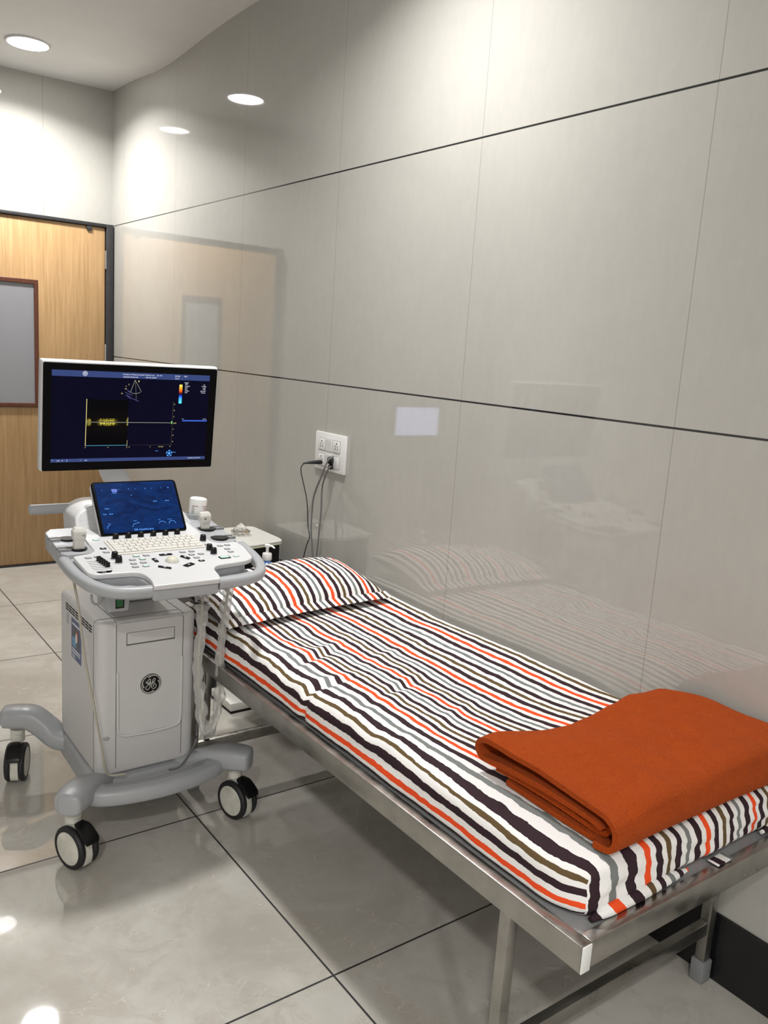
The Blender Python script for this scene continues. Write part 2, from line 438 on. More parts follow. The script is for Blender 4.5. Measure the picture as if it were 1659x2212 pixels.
# ------------------------------------------------------------------ room
XR, YB, XL, YF, ZC = 1.808, 5.465, -1.6, -2.8, 2.905
T = .1
struct(obj('floor', G().box((XL - T, YF - T, -T), (XR + T, YB + T, 0)), M_FLOOR, smooth=0))
g = G(); NX, NY = 40, 130; y0 = YF - .05
for layer in (0, 1):
    for i in range(NX + 1):
        for j in range(NY + 1):
            x = XL - .05 + (XR + .1 - XL) * i / NX; y = y0 + (YB + .1 - YF) * j / NY
            sag = 0
            if not layer:
                k = math.exp(-((XR - x) / .35) ** 2)
                sag = -.028 * k * math.exp(-((y - 4.62) / .42) ** 2) - .006 * k * math.sin(y * 3.1)
            g.v.append((x, y, ZC + sag + (.1 if layer else 0)))
W1 = NY + 1; S1 = (NX + 1) * W1
for i in range(NX):
    for j in range(NY):
        a = i * W1 + j; g.f.append((a, a + 1, a + W1 + 1, a + W1)); g.f.append((S1 + a, S1 + a + W1, S1 + a + W1 + 1, S1 + a + 1)); g.mi += [0, 0]
struct(obj('ceiling', g, M_CEIL))
struct(obj('wall_right', G().box((XR, YF - T, 0), (XR + T, YB + T, ZC + .1)), M_WALL, smooth=0))
struct(obj('wall_back', G().box((XL - T, YB, 0), (XR, YB + T, ZC + .1)), M_BACK, smooth=0))
struct(obj('wall_left', G().box((XL - T, YF - T, 0), (XL, YB, ZC + .1)), M_SIDE, smooth=0))
struct(obj('wall_front', G().box((XL, YF - T, 0), (XR, YF, ZC + .1)), M_SIDE, smooth=0))
struct(obj('baseboard_right', G().box((XR - .008, YF, 0), (XR, YB, .175), .002), M_SKIRT, smooth=0))

# door in the back wall
d = obj('door_1', G().box((.665, YB - .034, .012), (1.752, YB - .003, 2.104), .002), M_WOOD); struct(d)
g = G().box((1.757, YB - .05, 0), (1.801, YB - .001, 2.127), .003).box((.61, YB - .05, 0), (.66, YB - .001, 2.127), .003).box((.6601, YB - .05, 2.107), (1.7569, YB - .001, 2.127), .003)
obj('door_frame', g, M_FRAME, d)
obj('door_threshold', G().box((.661, YB - .045, 0), (1.756, YB - .004, .009), .002), M_FRAME, d)
g = G().curve([rrect(1.21, 1.3745, .283, .757, .001), rrect(1.21, 1.3745, .235, .705, .001)], 0, .014, .003, frame3((0, YB - .034, 0), (1, 0, 0), (0, 0, 1), (0, -1, 0)))
wf = obj('door_window_frame', g, M_DARKW, d)
obj('window_glass', G().box((1.085, YB - .037, 1.015), (1.335, YB - .035, 1.734)), M_FROST, wf, 0)
for zz in (1.915, 1.345, .35):
    g = G().lathe([(.006, -.055), (.006, .055)], Matrix.Translation((1.7545, YB - .043, zz)), 12).box((1.7535, YB - .0405, zz - .05), (1.7555, YB - .036, zz + .05))
    obj('door_hinge', g, M_CHROME, d)
g = G().box((1.64, YB - .046, 2.078), (1.67, YB - .034, 2.106), .004); obj('door_stop', g, M_FRAME, d)

# ceiling lights
LAMP_W, LAMP_SPREAD = 30., 146.
def ceiling_light(x, y, label, watt=LAMP_W):
    t = thing('ceiling_light', label, 'ceiling light', (x, y, ZC), 'round recessed ceiling lights')
    Mx = Matrix.Translation((x, y, ZC))
    obj('trim_ring', G().lathe([(.100, -.001), (.100, -.010), (.108, -.008), (.112, -.0005), (.106, -.0005)], Mx, 48), M_WHITE, t)
    obj('diffuser', G().lathe([(0, -.0085), (.06, -.0085), (.0995, -.0075), (.0995, -.001)], Mx, 48), M_LAMP, t)
    la = bpy.data.lights.new('downlight', 'AREA'); la.shape = 'DISK'; la.size = .196; la.energy = watt; la.spread = math.radians(LAMP_SPREAD); la.color = (1, .99, .975)
    lo = bpy.data.objects.new('downlight', la); COL.objects.link(lo); lo.parent = t; lo.location = (0, 0, -.0095)
ceiling_light(1.19, 4.92, 'round white lit ceiling light near the door, top left of the photo')
ceiling_light(1.16, 2.07, 'round lit ceiling light above the ultrasound machine, mirrored on the tiled wall', 23.)
ceiling_light(-.80, -.80, 'added unseen fill light on the ceiling behind the camera, toward the left wall', 36.)  # fill light added behind the camera, no fixture known there
ceiling_light(-.80, -2.30, 'added unseen fill light on the ceiling farthest behind the camera, by the front wall', 36.)  # unseen lamp put in to fill the room from behind

# ------------------------------------------------------------------ bed (examination couch)
bed = thing('examination_couch', 'stainless steel examination couch standing against the tiled wall', 'bed', (1.42, 1.68, 0))
BX0, BX1, BY0, BY1, BZ, BB = 1.05, 1.794, .776, 2.588, .508, .457
obj('side_rail', G().box((BX0, BY0, BB), (BX0 + .025, BY1, BZ), .002), M_STEEL, bed)
obj('side_rail', G().box((BX1 - .025, BY0, BB), (BX1, BY1, BZ), .002), M_STEEL, bed)
obj('end_rail', G().box((BX0 + .0255, BY0 + .001, BB), (BX1 - .0255, BY0 + .026, BZ), .002), M_STEEL, bed)
obj('end_rail', G().box((BX0 + .0255, BY1 - .026, BB), (BX1 - .0255, BY1 - .001, BZ), .002), M_STEEL, bed)
obj('tray', G().box((BX0 + .0255, BY0 + .0265, .488), (BX1 - .0255, BY1 - .0265, .499), .001), M_TRAY, bed)
lab(obj('end_cap', G().box((BX0, BY0 - .003, BB), (BX0 + .0235, BY0 - .0003, BZ), .001), M_LWHITE, bed), 'pale end cap of the near rail corner')
for lx in (BX0 + .006, BX1 - .032):
    for ly in (.948, 2.388):
        lg = obj('leg', G().box((lx, ly, .004), (lx + .026, ly + .026, BB - .0005), .002), M_STEEL, bed)
        obj('foot_cap', G().box((lx - .005, ly - .005, 0), (lx + .031, ly + .031, .058), .003), M_GRAYD, lg)
for ly in (.950, 2.390):
    obj('stretcher', G().box((BX0 + .0325, ly, .132), (BX1 - .0325, ly + .022, .166), .002), M_STEEL, bed)
obj('backrest_strut', G().box((1.105, 2.394, .167), (1.124, 2.410, BB - .001), .002), M_STEEL, bed)
obj('backrest_strut', G().sweep([(1.60, 2.30, .44), (1.40, 2.398, .175)], .018, .018, 8, 6), M_STEEL, bed)

# ------------------------------------------------------------------ mattress
def grid_box(nx, ny, nz, fn):
    """surface lattice of a box; fn(i,j,k)->position.  returns verts, faces, side names"""
    idx = {}; vs = []; fs = []; side = []
    def vid(i, j, k):
        q = (i, j, k)
        if q not in idx: idx[q] = len(vs); vs.append(fn(i / nx, j / ny, k / nz))
        return idx[q]
    for i in range(nx):
        for j in range(ny):
            fs.append((vid(i, j, nz), vid(i + 1, j, nz), vid(i + 1, j + 1, nz), vid(i, j + 1, nz))); side.append('top')
            fs.append((vid(i, j, 0), vid(i, j + 1, 0), vid(i + 1, j + 1, 0), vid(i + 1, j, 0))); side.append('bot')
    for i in range(nx):
        for k in range(nz):
            fs.append((vid(i, 0, k), vid(i + 1, 0, k), vid(i + 1, 0, k + 1), vid(i, 0, k + 1))); side.append('near')
            fs.append((vid(i, ny, k), vid(i, ny, k + 1), vid(i + 1, ny, k + 1), vid(i + 1, ny, k))); side.append('far')
    for j in range(ny):
        for k in range(nz):
            fs.append((vid(0, j, k), vid(0, j, k + 1), vid(0, j + 1, k + 1), vid(0, j + 1, k))); side.append('left')
            fs.append((vid(nx, j, k), vid(nx, j + 1, k), vid(nx, j + 1, k + 1), vid(nx, j, k + 1))); side.append('right')
    inv = {v: k for k, v in idx.items()}
    return vs, fs, side, inv
MX0, MX1, MY0, MY1, MZ0, MZ1 = 1.074, 1.800, .818, 2.585, .500, .604
def interp(x, xs, ys):
    if x <= xs[0]: return ys[0] + (x - xs[0]) * (ys[1] - ys[0]) / (xs[1] - xs[0])
    for a in range(len(xs) - 1):
        if x <= xs[a + 1]: return ys[a] + (x - xs[a]) * (ys[a + 1] - ys[a]) / (xs[a + 1] - xs[a])
    return ys[-1] + (x - xs[-1]) * (ys[-1] - ys[-2]) / (xs[-1] - xs[-2])
def top_phase(x, y):
    far = interp(x, [1.074, 1.12, 1.152, 1.182, 1.208, 1.34, 1.485, 1.69], [.30, .5, .667, .833, 1, 2, 3, 4])
    near = interp(x, [1.074, 1.10, 1.165, 1.22, 1.268, 1.457, 1.623, 1.79], [.43, .5, .667, .833, 1, 2, 3, 4])
    t = ss(.9, 1.45, y); return near * (1 - t) + far * t
def matt_h(x, y):
    """top surface wrinkles"""
    left = 1 - ss(1.25, 1.5, x); mid = ss(1.25, 1.5, y) * (1 - ss(2.15, 2.3, y))
    h = .006 * nz(x * 4, y * 2.2) + .003 * nz(x * 11, y * 5, 3)
    h += mid * (.3 + .7 * left) * (.009 * nz(x * 5 + y * 2, y * 9, 5) + .005 * nz(x * 9 - y * 5, y * 17, 9))
    for cx, cy, sl, w, L, a in ((1.12, 1.735, -.05, .010, .085, -.016), (1.12, 1.76, -.05, .014, .085, .010), (1.30, 1.62, .25, .014, .10, -.009), (1.32, 1.65, .25, .016, .10, .008), (1.24, 1.92, .35, .013, .12, -.009), (1.25, 1.955, .35, .016, .12, .008), (1.36, 1.45, .3, .016, .09, .007), (1.20, 1.40, .2, .02, .1, .006), (1.45, 1.85, .3, .02, .13, .007)):
        dd = (y - cy - sl * (x - cx)) / w; h += .62 * a * math.exp(-dd * dd) * math.exp(-((x - cx) / L) ** 2)
    return h
def matt(u, v, w):
    # denser rows near the edges
    x = MX0 + (MX1 - MX0) * u; y = MY0 + (MY1 - MY0) * v; z = MZ0 + (MZ1 - MZ0) * w
    r = .042; p = Vector((x, y, z))
    inner = Vector((min(max(x, MX0 + r), MX1 - .02), min(max(y, MY0 + r * .7), MY1 - r), min(max(z, MZ0 + .03), MZ1 - r * .8)))
    e = p - inner
    if e.length > 1e-6:
        sx = r if x < 1.4 else .02; sy = r * .7 if y < 1.5 else r; sz = r * .8 if z > .55 else .03
        q = Vector((e.x / sx, e.y / sy, e.z / sz)); L = max(abs(q.x), abs(q.y), abs(q.z)); n = q.normalized() * L
        p = inner + Vector((n.x * sx, n.y * sy, n.z * sz))
    hz = (p.z - MZ0) / (MZ1 - MZ0)
    p.z += matt_h(p.x, p.y) * ss(.3, 1, hz)
    side = 1 - ss(MX0, MX0 + .06, p.x)
    p.x += side * (.008 * nz(p.y * 3.2, 7) + .005 * nz(p.y * 9, hz * 2, 2) - .010 * (1 - hz) * nz(p.y * 4, 4)) * (.4 + .6 * math.sin(PI * min(max(hz, .12), .9)))
    cr = math.exp(-((y - 1.715 - .3 * (1 - hz) * .1) / .012) ** 2); p.x += side * .010 * cr
    near = 1 - ss(MY0, MY0 + .05, p.y)
    p.y += near * (.006 * nz(p.x * 9, hz * 5) + .003 * nz(p.x * 30, hz * 9, 3)) - near * .006 * math.sin(hz * PI)
    # pulled-in corner near the viewer
    cd = math.exp(-(((p.x - MX0) / .06) ** 2 + ((p.y - MY0) / .05) ** 2)); p.x += .028 * cd; p.y += .004 * cd; p.z -= .008 * cd * hz
    p.x = max(p.x, MX0 - .012); p.x = min(p.x, XR - .005)
    return p
vs, fs, side, inv = grid_box(110, 200, 16, matt)
g = G(); g.v = [tuple(v) for v in vs]; g.f = fs; g.mi = [0] * len(fs); g.uv = []
def left_phase(z, y):
    t = ss(.85, 1.35, y)
    return interp(z, [.500, .538, .570, .604], [-.25, 0, .167, .30]) * t + (1 - t) * interp(z, [.500, .534, .559, .584, .604], [-.23, 0, .167, .333, .43])
for f, sd in zip(fs, side):
    dct = {}
    for i in f:
        p = vs[i]
        if sd in ('left',): ph = left_phase(MZ0 + (MZ1 - MZ0) * inv[i][2] / 16, MY0 + (MY1 - MY0) * inv[i][1] / 200)
        elif sd in ('right',): ph = 4.6
        else:
            xi = MX0 + (MX1 - MX0) * inv[i][0] / 110
            ph = top_phase(xi, p.y if sd == 'top' else .83)
        dct[i] = (ph, p.y)
    g.uv.append(dct)
mattress = obj('mattress', g, M_STRIPE, smooth=70, origin=(1.437, 1.70, .5))
tag(mattress, 'thin mattress in a white sheet with orange, black, olive and grey stripes on the couch', 'mattress')
# rolled sheet hem along the foot of the mattress and its loose tag
def striped_sweep(pts, w, h, smooth, phase, n=12):
    g = G(); g.sweep(pts, w, h, n, 2, smooth=smooth); g.uv = []
    for f in g.f: g.uv.append({i: (phase(g.v[i]), g.v[i][1]) for i in f})
    return g
hm = [(1.118, .816, .509), (1.17, .812, .5165), (1.25, .811, .517), (1.33, .812, .516), (1.40, .815, .511)]
obj('sheet_hem', striped_sweep(hm, [.012, .026, .026, .022, .008], [.012, .026, .026, .022, .008], 8, lambda p: top_phase(p[0], .83) + .3 + (p[2] - .52) * 2), M_STRIPE, mattress, 70)
hm = [(1.66, .812, .512), (1.72, .810, .517), (1.79, .811, .517)]
obj('sheet_hem', striped_sweep(hm, [.008, .02, .024], [.008, .02, .024], 8, lambda p: top_phase(p[0], .83) + .2 + (p[2] - .52) * 2), M_STRIPE, mattress, 70)
g = G().box((1.465, .788, .510), (1.515, .812, .5135), .001, M=Matrix.Rotation(0, 4, 'Z')); g.uv = [{i: (.44 + (g.v[i][0] - 1.465) * 5, 0) for i in f} for f in g.f]
obj('sheet_flap', g, M_STRIPE, mattress)

# ------------------------------------------------------------------ pillow
def pillow():
    g = G(); N, Mn = 60, 44
    ax = Vector((.995, .10, 0)); ay = Vector((-.03, .99, .10)).normalized(); az = Vector((0, -.10, .995))
    c = Vector((1.392, 2.425, .648)); hw, hd = .338, .188; vs = []; ph = []
    for s in (1, -1):
        for i in range(N + 1):
            for j in range(Mn + 1):
                a = -1 + 2 * i / N; b = -1 + 2 * j / Mn
                prof = max(0, (1 - abs(a) ** 4.5)) ** .6 * max(0, (1 - abs(min(1, abs(b) * 1.10)) ** 2.3)) ** .62
                h = s * (.070 if s > 0 else .05) * prof
                if s > 0: h *= 1 - .50 * ss(-.20, .75, -a)
                if s > 0: h += prof * (.004 * nz(a * 4, b * 3, 1) + .0025 * nz(a * 10, b * 8, 4))
                edge = 1 - prof
                aa = a * (1 - .05 * (1 - b * b) * (abs(a) ** 6)); bb = b * (1 - .07 * (1 - a * a) * abs(b) ** 6)
                p = c + ax * aa * hw + ay * bb * hd + az * h
                p.z += .004 * nz(a * 7, b * 5, 8) * (1 - prof)
                lo = .606 + matt_h(p.x, p.y)
                if s < 0: p.z = max(p.z, lo)
                else: p.z = max(p.z, lo + .004)
                vs.append(p)
    K = (N + 1) * (Mn + 1); w = Mn + 1; fs = []
    for i in range(N):
        for j in range(Mn):
            q = i * w + j; fs.append((q, q + w, q + w + 1, q + 1)); fs.append((K + q, K + q + 1, K + q + w + 1, K + q + w))
    # rim strip between the two skins
    rim = [i * w for i in range(N + 1)] + [N * w + j for j in range(1, Mn + 1)] + [i * w + Mn for i in range(N - 1, -1, -1)] + [j for j in range(Mn - 1, 0, -1)]
    for a, b in zip(rim, rim[1:] + rim[:1]): fs.append((a, K + a, K + b, b))
    g.v = [tuple(v) for v in vs]; g.f = fs; g.mi = [0] * len(fs)
    def phs(idx):
        i = (idx % K) // w; a = -1 + 2 * i / N; return (a * hw + .204) / .155
    g.uv = [{i: (phs(i), vs[i].y) for i in f} for f in fs]
    o = obj('pillow', g, M_STRIPE, smooth=80, origin=(1.445, 2.4, .61))
    tag(o, 'plump pillow in a matching striped case at the head of the mattress', 'pillow')
    # flat stitched flange along the front edge
    pts = []; g2 = G(); n = 60
    for i in range(n + 1):
        a = -1 + 2 * i / n; e = c + ax * a * hw * .985 - ay * hd * (1 - .07 * (1 - a * a)) 
        zz = max(e.z, .612 + matt_h(e.x, e.y)) + .002 * nz(a * 12, 3)
        for k, (dy, dz) in enumerate(((.012, .009), (0, .006), (-.014, .002), (-.026 - .004 * nz(a * 8, 9), -.001), (-.027, -.004), (0, -.004))):
            g2.v.append((e.x, e.y + dy, max(zz + dz, .607 + matt_h(e.x, e.y + dy))))
    for i in range(n):
        for k in range(5):
            q = i * 6 + k; g2.f.append((q, q + 1, q + 7, q + 6)); g2.mi.append(0)
    g2.uv = [{i: ((( -1 + 2 * (i // 6) / n) * hw * .985 + .204) / .155 + (.25 if (i % 6) in (2, 3, 4) and False else 0), 0) for i in f} for f in g2.f]
    obj('pillow_flange', g2, M_STRIPE, o, 80)
pillow()

# ------------------------------------------------------------------ folded fleece blanket
def blanket():
    path = [(1.105, .617), (1.00, .616), (.90, .615), (.858, .615), (.834, .618), (.822, .628), (.818, .645), (.822, .662), (.834, .674), (.86, .680), (.95, .682), (1.05, .684), (1.13, .684),
            (1.168, .681), (1.186, .671), (1.190, .658), (1.182, .647), (1.165, .643), (1.10, .651), (1.0, .655), (.90, .654), (.868, .650), (.855, .643), (.855, .634), (.868, .628), (.92, .631), (1.0, .634), (1.08, .634), (1.14, .631)]
    # smooth the section
    P = [Vector((0, a, b)) for a, b in path]; S = []; n = len(P)
    for i in range(n - 1):
        p0, p1, p2, p3 = P[max(i - 1, 0)], P[i], P[i + 1], P[min(i + 2, n - 1)]
        for k in range(6):
            t = k / 6; S.append(.5 * (2 * p1 + (-p0 + p2) * t + (2 * p0 - 5 * p1 + 4 * p2 - p3) * t * t + (-p0 + 3 * p1 - 3 * p2 + p3) * t ** 3))
    S.append(P[-1]); m = len(S); NX = 70; g = G(); th = .0055; x0, x1 = 1.165, 1.786
    nor = []
    for i in range(m):
        d = (S[min(i + 1, m - 1)] - S[max(i - 1, 0)]).normalized(); nor.append(Vector((0, d.z, -d.y)))
    def put(i, a, s):
        p = S[i] + nor[i] * th * s; t = i / m
        edge = .010 * nz(t * 9, 1.3) + .012 * nz(t * 3.1, 5) - (.018 if t > .78 or t < .1 else 0)
        x = x0 - edge + (x1 - .034 * ss(.92, 1.18, S[i].y) - x0 + edge) * a
        top = ss(.64, .684, p.z)
        y, z = p.y, p.z
        far = ss(1.0, 1.19, y)
        y += far * (.012 * nz(x * 5, 2) - .030 * math.sin(PI * min(max((x - 1.2) / .45, 0), 1)) - .012 * ss(1.6, 1.8, x))
        z += top * (.010 * nz(x * 5 + y * 2, y * 6) + .005 * nz(x * 14, y * 10, 2)) - top * far * .010 * math.sin(PI * min(max((x - 1.2) / .45, 0), 1))
        z += (.012 * ss(1.15, 1.35, x) * (1 - far) * top) + .004 * top * far * ss(1.66, 1.76, x)
        z += -.006 * ss(1.3, 1.7, x) * (1 - ss(.82, .88, y)) * (1 - top)
        if y < .86: y += .004 * nz(x * 6, z * 30); 
        z = max(z, .6085 + matt_h(x, max(y, .84)) * .8 if y > .86 else z)
        return (x, y, z)
    for s in (1, -1):
        for i in range(m):
            for k in range(NX + 1): g.v.append(put(i, k / NX, s))
    w = NX + 1; K = m * w
    for i in range(m - 1):
        for k in range(NX):
            q = i * w + k; g.f.append((q, q + 1, q + w + 1, q + w)); g.f.append((K + q, K + q + w, K + q + w + 1, K + q + 1))
        for q in (i * w, i * w + NX): g.f.append((q, q + w, K + q + w, K + q))
    for k in range(NX):
        for q in (k, (m - 1) * w + k): g.f.append((q, K + q, K + q + 1, q + 1))
    g.mi = [0] * len(g.f)
    o = obj('blanket', g, M_FLEECE, smooth=80, origin=(1.48, 1.0, .61))
    tag(o, 'folded burnt orange fleece blanket lying on the foot end of the mattress', 'blanket')
blanket()

# ------------------------------------------------------------------ ultrasound machine
CX = .873
um = thing('ultrasound_machine', 'white and grey wheeled ultrasound machine with a large dark monitor beside the couch', 'medical machine', (CX, 2.45, 0))
# cabinet
g = G().curve([rpoly([(.722, 2.292), (1.024, 2.292), (1.024, 2.672), (.722, 2.672)], [.034, .034, .02, .02], 8)], .178, .655, .012)
cab = obj('cabinet_body', g, M_CAB, um)
YFc = 2.292
Mf = frame3((0, YFc, 0), (1, 0, 0), (0, 0, 1), (0, -1, 0))
g = G().curve([rpoly([(.777, .298), (.977, .298), (.977, .648), (.777, .648)], [.02, .02, .012, .012]), rpoly([(.805, .578), (.952, .578), (.952, .617), (.805, .617)], .002)], -.002, .0035, .0015, Mf)
fp = obj('front_panel', g, M_CAB, um)
obj('drawer_front', G().curve([rrect(.8785, .599, .143, .034, .002)], -.002, .0035, .001, Mf), M_CAB, fp)
lab(obj('drawer_gap', G().curve([rrect(.8785, .5965, .150, .042, .002)], -.002, .0008, 0, Mf), M_SEAM, fp), 'dark gap around the drawer')
obj('door_ridge', G().sweep([(.779, YFc - .003, .50), (.780, YFc - .004, .40), (.781, YFc - .004, .322), (.790, YFc - .004, .303), (.812, YFc - .004, .297), (.88, YFc - .004, .294), (.944, YFc - .004, .297), (.966, YFc - .004, .303), (.974, YFc - .004, .322), (.975, YFc - .004, .40), (.975, YFc - .003, .52)], .008, .008, 10, smooth=4, up=(0, 1, 0)), M_CAB, fp)
for xs in (.7755, .9785):
    obj('panel_seam', G().sweep([(xs, YFc - .0006, .20), (xs, YFc - .0006, .655 - .012), (xs, YFc + .004, .6525), (xs, YFc + .012, .6554), (xs, 2.46, .6554)], .0016, .0016, 6), M_SEAM, cab)
obj('panel_seam', G().sweep([(.7219, 2.328, .185), (.7219, 2.328, .640), (.7235, 2.328, .6505), (.733, 2.328, .6553), (.775, 2.328, .6553)], .0016, .0016, 6), M_SEAM, cab)
obj('panel_seam', G().sweep([(.976, YFc + .036, .6553), (.776, YFc + .036, .6553)], .0014, .0014, 6), M_SEAM, cab)
obj('screw_cover', G().lathe([(0, .004), (.012, .003), (.014, 0)], frame3((.748, 2.2925, .30), (1, 0, 0), (0, 0, 1), (0, -1, 0)) @ Matrix.Diagonal((.7, .4, 1, 1)), 16), M_GRAY, cab)
# side: vents, blue label, square covers
g = G()
for r in range(3):
    for k in range(8):
        ya = 2.345 + k * .033; z = .631 - r * .0085
        g.box((.7205, ya, z - .0017), (.7232, ya + .025, z + .0017))
obj('vent_grille', g, M_DARK, cab, 0)
Ms = frame3((.7222, 0, 0), (0, -1, 0), (0, 0, 1), (-1, 0, 0))
def side(x0, z0, x1, z1, d0, d1): return G().box((.7222 - d1, x0, z0), (.7222 - d0, x1, z1))
lb = obj('safety_label', side(2.446, .474, 2.546, .602, -.001, .0006), M_LBLUE, um, 0)
obj('label_photo', side(2.468, .512, 2.536, .577, .0004, .0009), M_LDARK, lb, 0)
obj('label_photo_patch', side(2.498, .514, 2.534, .545, .0008, .0011), M_LCYAN, lb, 0)
obj('label_red_patch', side(2.476, .540, 2.490, .574, .0008, .0011), M_LRED, lb, 0)
g = G().lathe([(0, .0012), (.010, .0012), (.010, .0006)], Ms @ Matrix.Translation((-2.494, .547, 0)) @ Matrix.Diagonal((.9, 1.6, 1, 1)), 20)
obj('label_pale_figure', g, M_LWHITE, lb, 0)
for q in ((2.456, .583, 2.536, .5885), (2.456, .503, 2.540, .507), (2.456, .4945, 2.540, .4985)) + tuple((2.505, .478 + k * .005, 2.540, .4795 + k * .005) for k in range(3)):
    obj('label_text_line', side(*q, .0006, .001), M_LWHITE, lb, 0)
obj('square_cover', G().curve([rrect(-2.40, .565, .026, .036, .005)], 0, .0008, .0004, Ms), M_CAB, cab)
obj('square_cover', G().curve([rrect(-2.585, .585, .022, .036, .005)], 0, .0008, .0004, Ms), M_GRAY, cab)
# emblem
ST = [[(-142, 116), (-143, 70), (-126, 45), (-87, 29), (-51, 16)], [(-51, 16), (-87, 16), (-103, 63), (-88, 115), (-59, 150), (-29, 160), (-11, 138), (-22, 91), (-58, 54), (-82, 46)], [(-51, 16), (-22, 35), (5, 80)], [(-21, 29), (-20, -39), (-38, -104), (-79, -158), (-121, -163), (-148, -127), (-140, -66), (-93, -26), (-45, -10), (9, 23), (60, 45)], [(60, 45), (50, 90), (67, 136), (103, 160), (131, 143), (125, 101), (92, 69), (63, 50), (84, 31), (129, 28)], [(84, 31), (33, 0), (16, -53), (29, -117), (71, -153), (126, -148), (164, -106), (161, -49), (124, -17), (82, -34), (73, -70), (98, -96)]]
SW = [[(-84, 212), (-24, 246), (18, 254), (84, 258), (156, 235), (218, 181), (262, 99), (285, 20)]]
def emblem(M, k, w):
    g = G()
    for s in ST: g.sweep([M @ Vector((x * 1e-4 * k - .0008 * k, y * 1e-4 * k, .0001)) for x, y in s], w, w * .5, 6, smooth=5, up=M.to_3x3() @ Vector((0, 0, 1)))
    for q in range(4):
        a = -q * PI / 2; c, s_ = math.cos(a), math.sin(a)
        pts = [M @ Vector(((x * c - y * s_) * 1e-4 * k, (x * s_ + y * c) * 1e-4 * k, .0001)) for x, y in SW[0]]
        g.sweep(pts, [w * 1.5, w * 1.5, w * 1.2, w, w * .9, w * .8, w * .6, w * .3], w * .5, 6, smooth=4, up=M.to_3x3() @ Vector((0, 0, 1)))
    g.curve([circ(0, 0, .0300 * k, 48), circ(0, 0, .0288 * k, 48)], 0, .0002, 0, M)
    return g
Me = frame3((.879, YFc - .0035, .448), (1, 0, 0), (0, 0, 1), (0, -1, 0))
em = obj('emblem', G().lathe([(0, .0022), (.0305, .0022), (.0318, .0012), (.0318, 0)], Me, 48), M_BLACK, um)
obj('emblem_lettering', emblem(Me @ Matrix.Translation((0, 0, .0023)), 1., .0022), M_SILVER, em)

# chassis, arms, pedal
g = G().curve([rpoly([(.735, 2.268), (1.012, 2.268), (1.035, 2.40), (1.03, 2.70), (.716, 2.70), (.711, 2.40)], .03)], .10, .1775, .01)
obj('chassis', g, M_GRAY, um)
def arm(pts):
    w = [p[3] for p in pts]; h = [p[4] for p in pts]
    g = G().sweep([p[:3] for p in pts], w, h, 20, 3.2, smooth=6); return obj('base_arm', g, M_GRAY, um)
def mirror(p): return (2 * CX - p[0], *p[1:])
FA = [(.588, 2.138, .205, .01, .02), (.590, 2.140, .205, .05, .055), (.598, 2.148, .205, .078, .066), (.622, 2.176, .205, .088, .070), (.655, 2.212, .200, .085, .072), (.695, 2.252, .180, .080, .072), (.735, 2.295, .160, .075, .06), (.78, 2.34, .145, .06, .05)]
RA = [(.562, 2.765, .218, .01, .02), (.564, 2.763, .218, .05, .055), (.572, 2.759, .218, .078, .066), (.606, 2.743, .218, .086, .070), (.645, 2.72, .214, .086, .072), (.685, 2.69, .180, .08, .07), (.715, 2.652, .152, .075, .06), (.78, 2.62, .145, .06, .05)]
arm(FA); arm([(p[0] - .012, *p[1:]) for p in map(mirror, FA)]); arm(RA); arm([mirror(p) for p in RA])
PD = [(.668, 2.215, .183), (.71, 2.184, .183), (.79, 2.166, .183), (.873, 2.160, .183), (.956, 2.168, .183), (1.036, 2.190, .183), (1.075, 2.220, .183)]
pd = obj('foot_rail', G().sweep(PD, [.05, .064, .070, .072, .070, .064, .05], .050, 20, 3.6, smooth=8), M_GRAY, um)
for k in range(3):
    obj('grip_groove', G().sweep([(x + 0 * k, y + .012 - k * .011, z + .0250 - (.0012 if k == 2 else .0)) for x, y, z in PD[1:-1]], .0030, .0014, 6, smooth=8), M_GRAYD, pd)
# cable cleat hole
obj('floor_shoe', G().box((.99, 2.40, .03), (1.02, 2.44, .1005), .003), M_GRAYD, um)

def caster(px, py, ang):
    """ang: direction of the brake pedal in plan"""
    dv = Vector((math.cos(ang), math.sin(ang), 0)); ax = Vector((-dv.y, dv.x, 0)); R = .0615
    c = Vector((px, py, 0)) + dv * .016 + Vector((0, 0, R + .0005))
    K = frame3((px, py, 0), dv, ax, (0, 0, 1))
    p = obj('caster', G().lathe([(.0, .130), (.0225, .130), (.0225, .150), (.0205, .152), (.0205, .155), (.0225, .157), (.0225, .172)], K, 24), M_CREAM, um)
    Hh = frame3(c, dv, Vector((0, 0, 1)), ax * -1)
    g = G().curve([rpoly([(-.052, -.030), (.046, -.048), (.056, -.02), (.050, .03), (.026, .062), (-.03, .066), (-.052, .03)], .012)], -.0125, .0125, .002, Hh)
    obj('fork_housing', g, M_CREAM, p)
    for s in (-1, 1):
        Wm = frame3(c + ax * s * .0215, dv, Vector((0, 0, 1)), ax * s)
        obj('tyre', G().lathe([(.047, .0085), (.052, .0098), (.058, .0085), (R, .004), (R, -.004), (.058, -.0085), (.047, -.0088)], Wm, 44), M_RUBBER, p)
        obj('wheel_hub', G().lathe([(0, .0100), (.040, .0098), (.0475, .0085), (.0478, -.006), (0, -.006)], Wm, 44), M_CREAM, p)
    g = G().sweep([c + dv * .010 + Vector((0, 0, .068)), c + dv * .034 + Vector((0, 0, .062)), c + dv * .062 + Vector((0, 0, .042)), c + dv * .070 + Vector((0, 0, .030))], [.030, .044, .048, .040], [.014, .016, .012, .008], 12, 4, smooth=5)
    g.box((.052, -.006, R - .002), (.0585, .006, R + .034), .001, M=frame3((px + dv.x * .006, py + dv.y * .006, 0), dv, ax, (0, 0, 1)))
    obj('brake_pedal', g, M_BLACK, p)
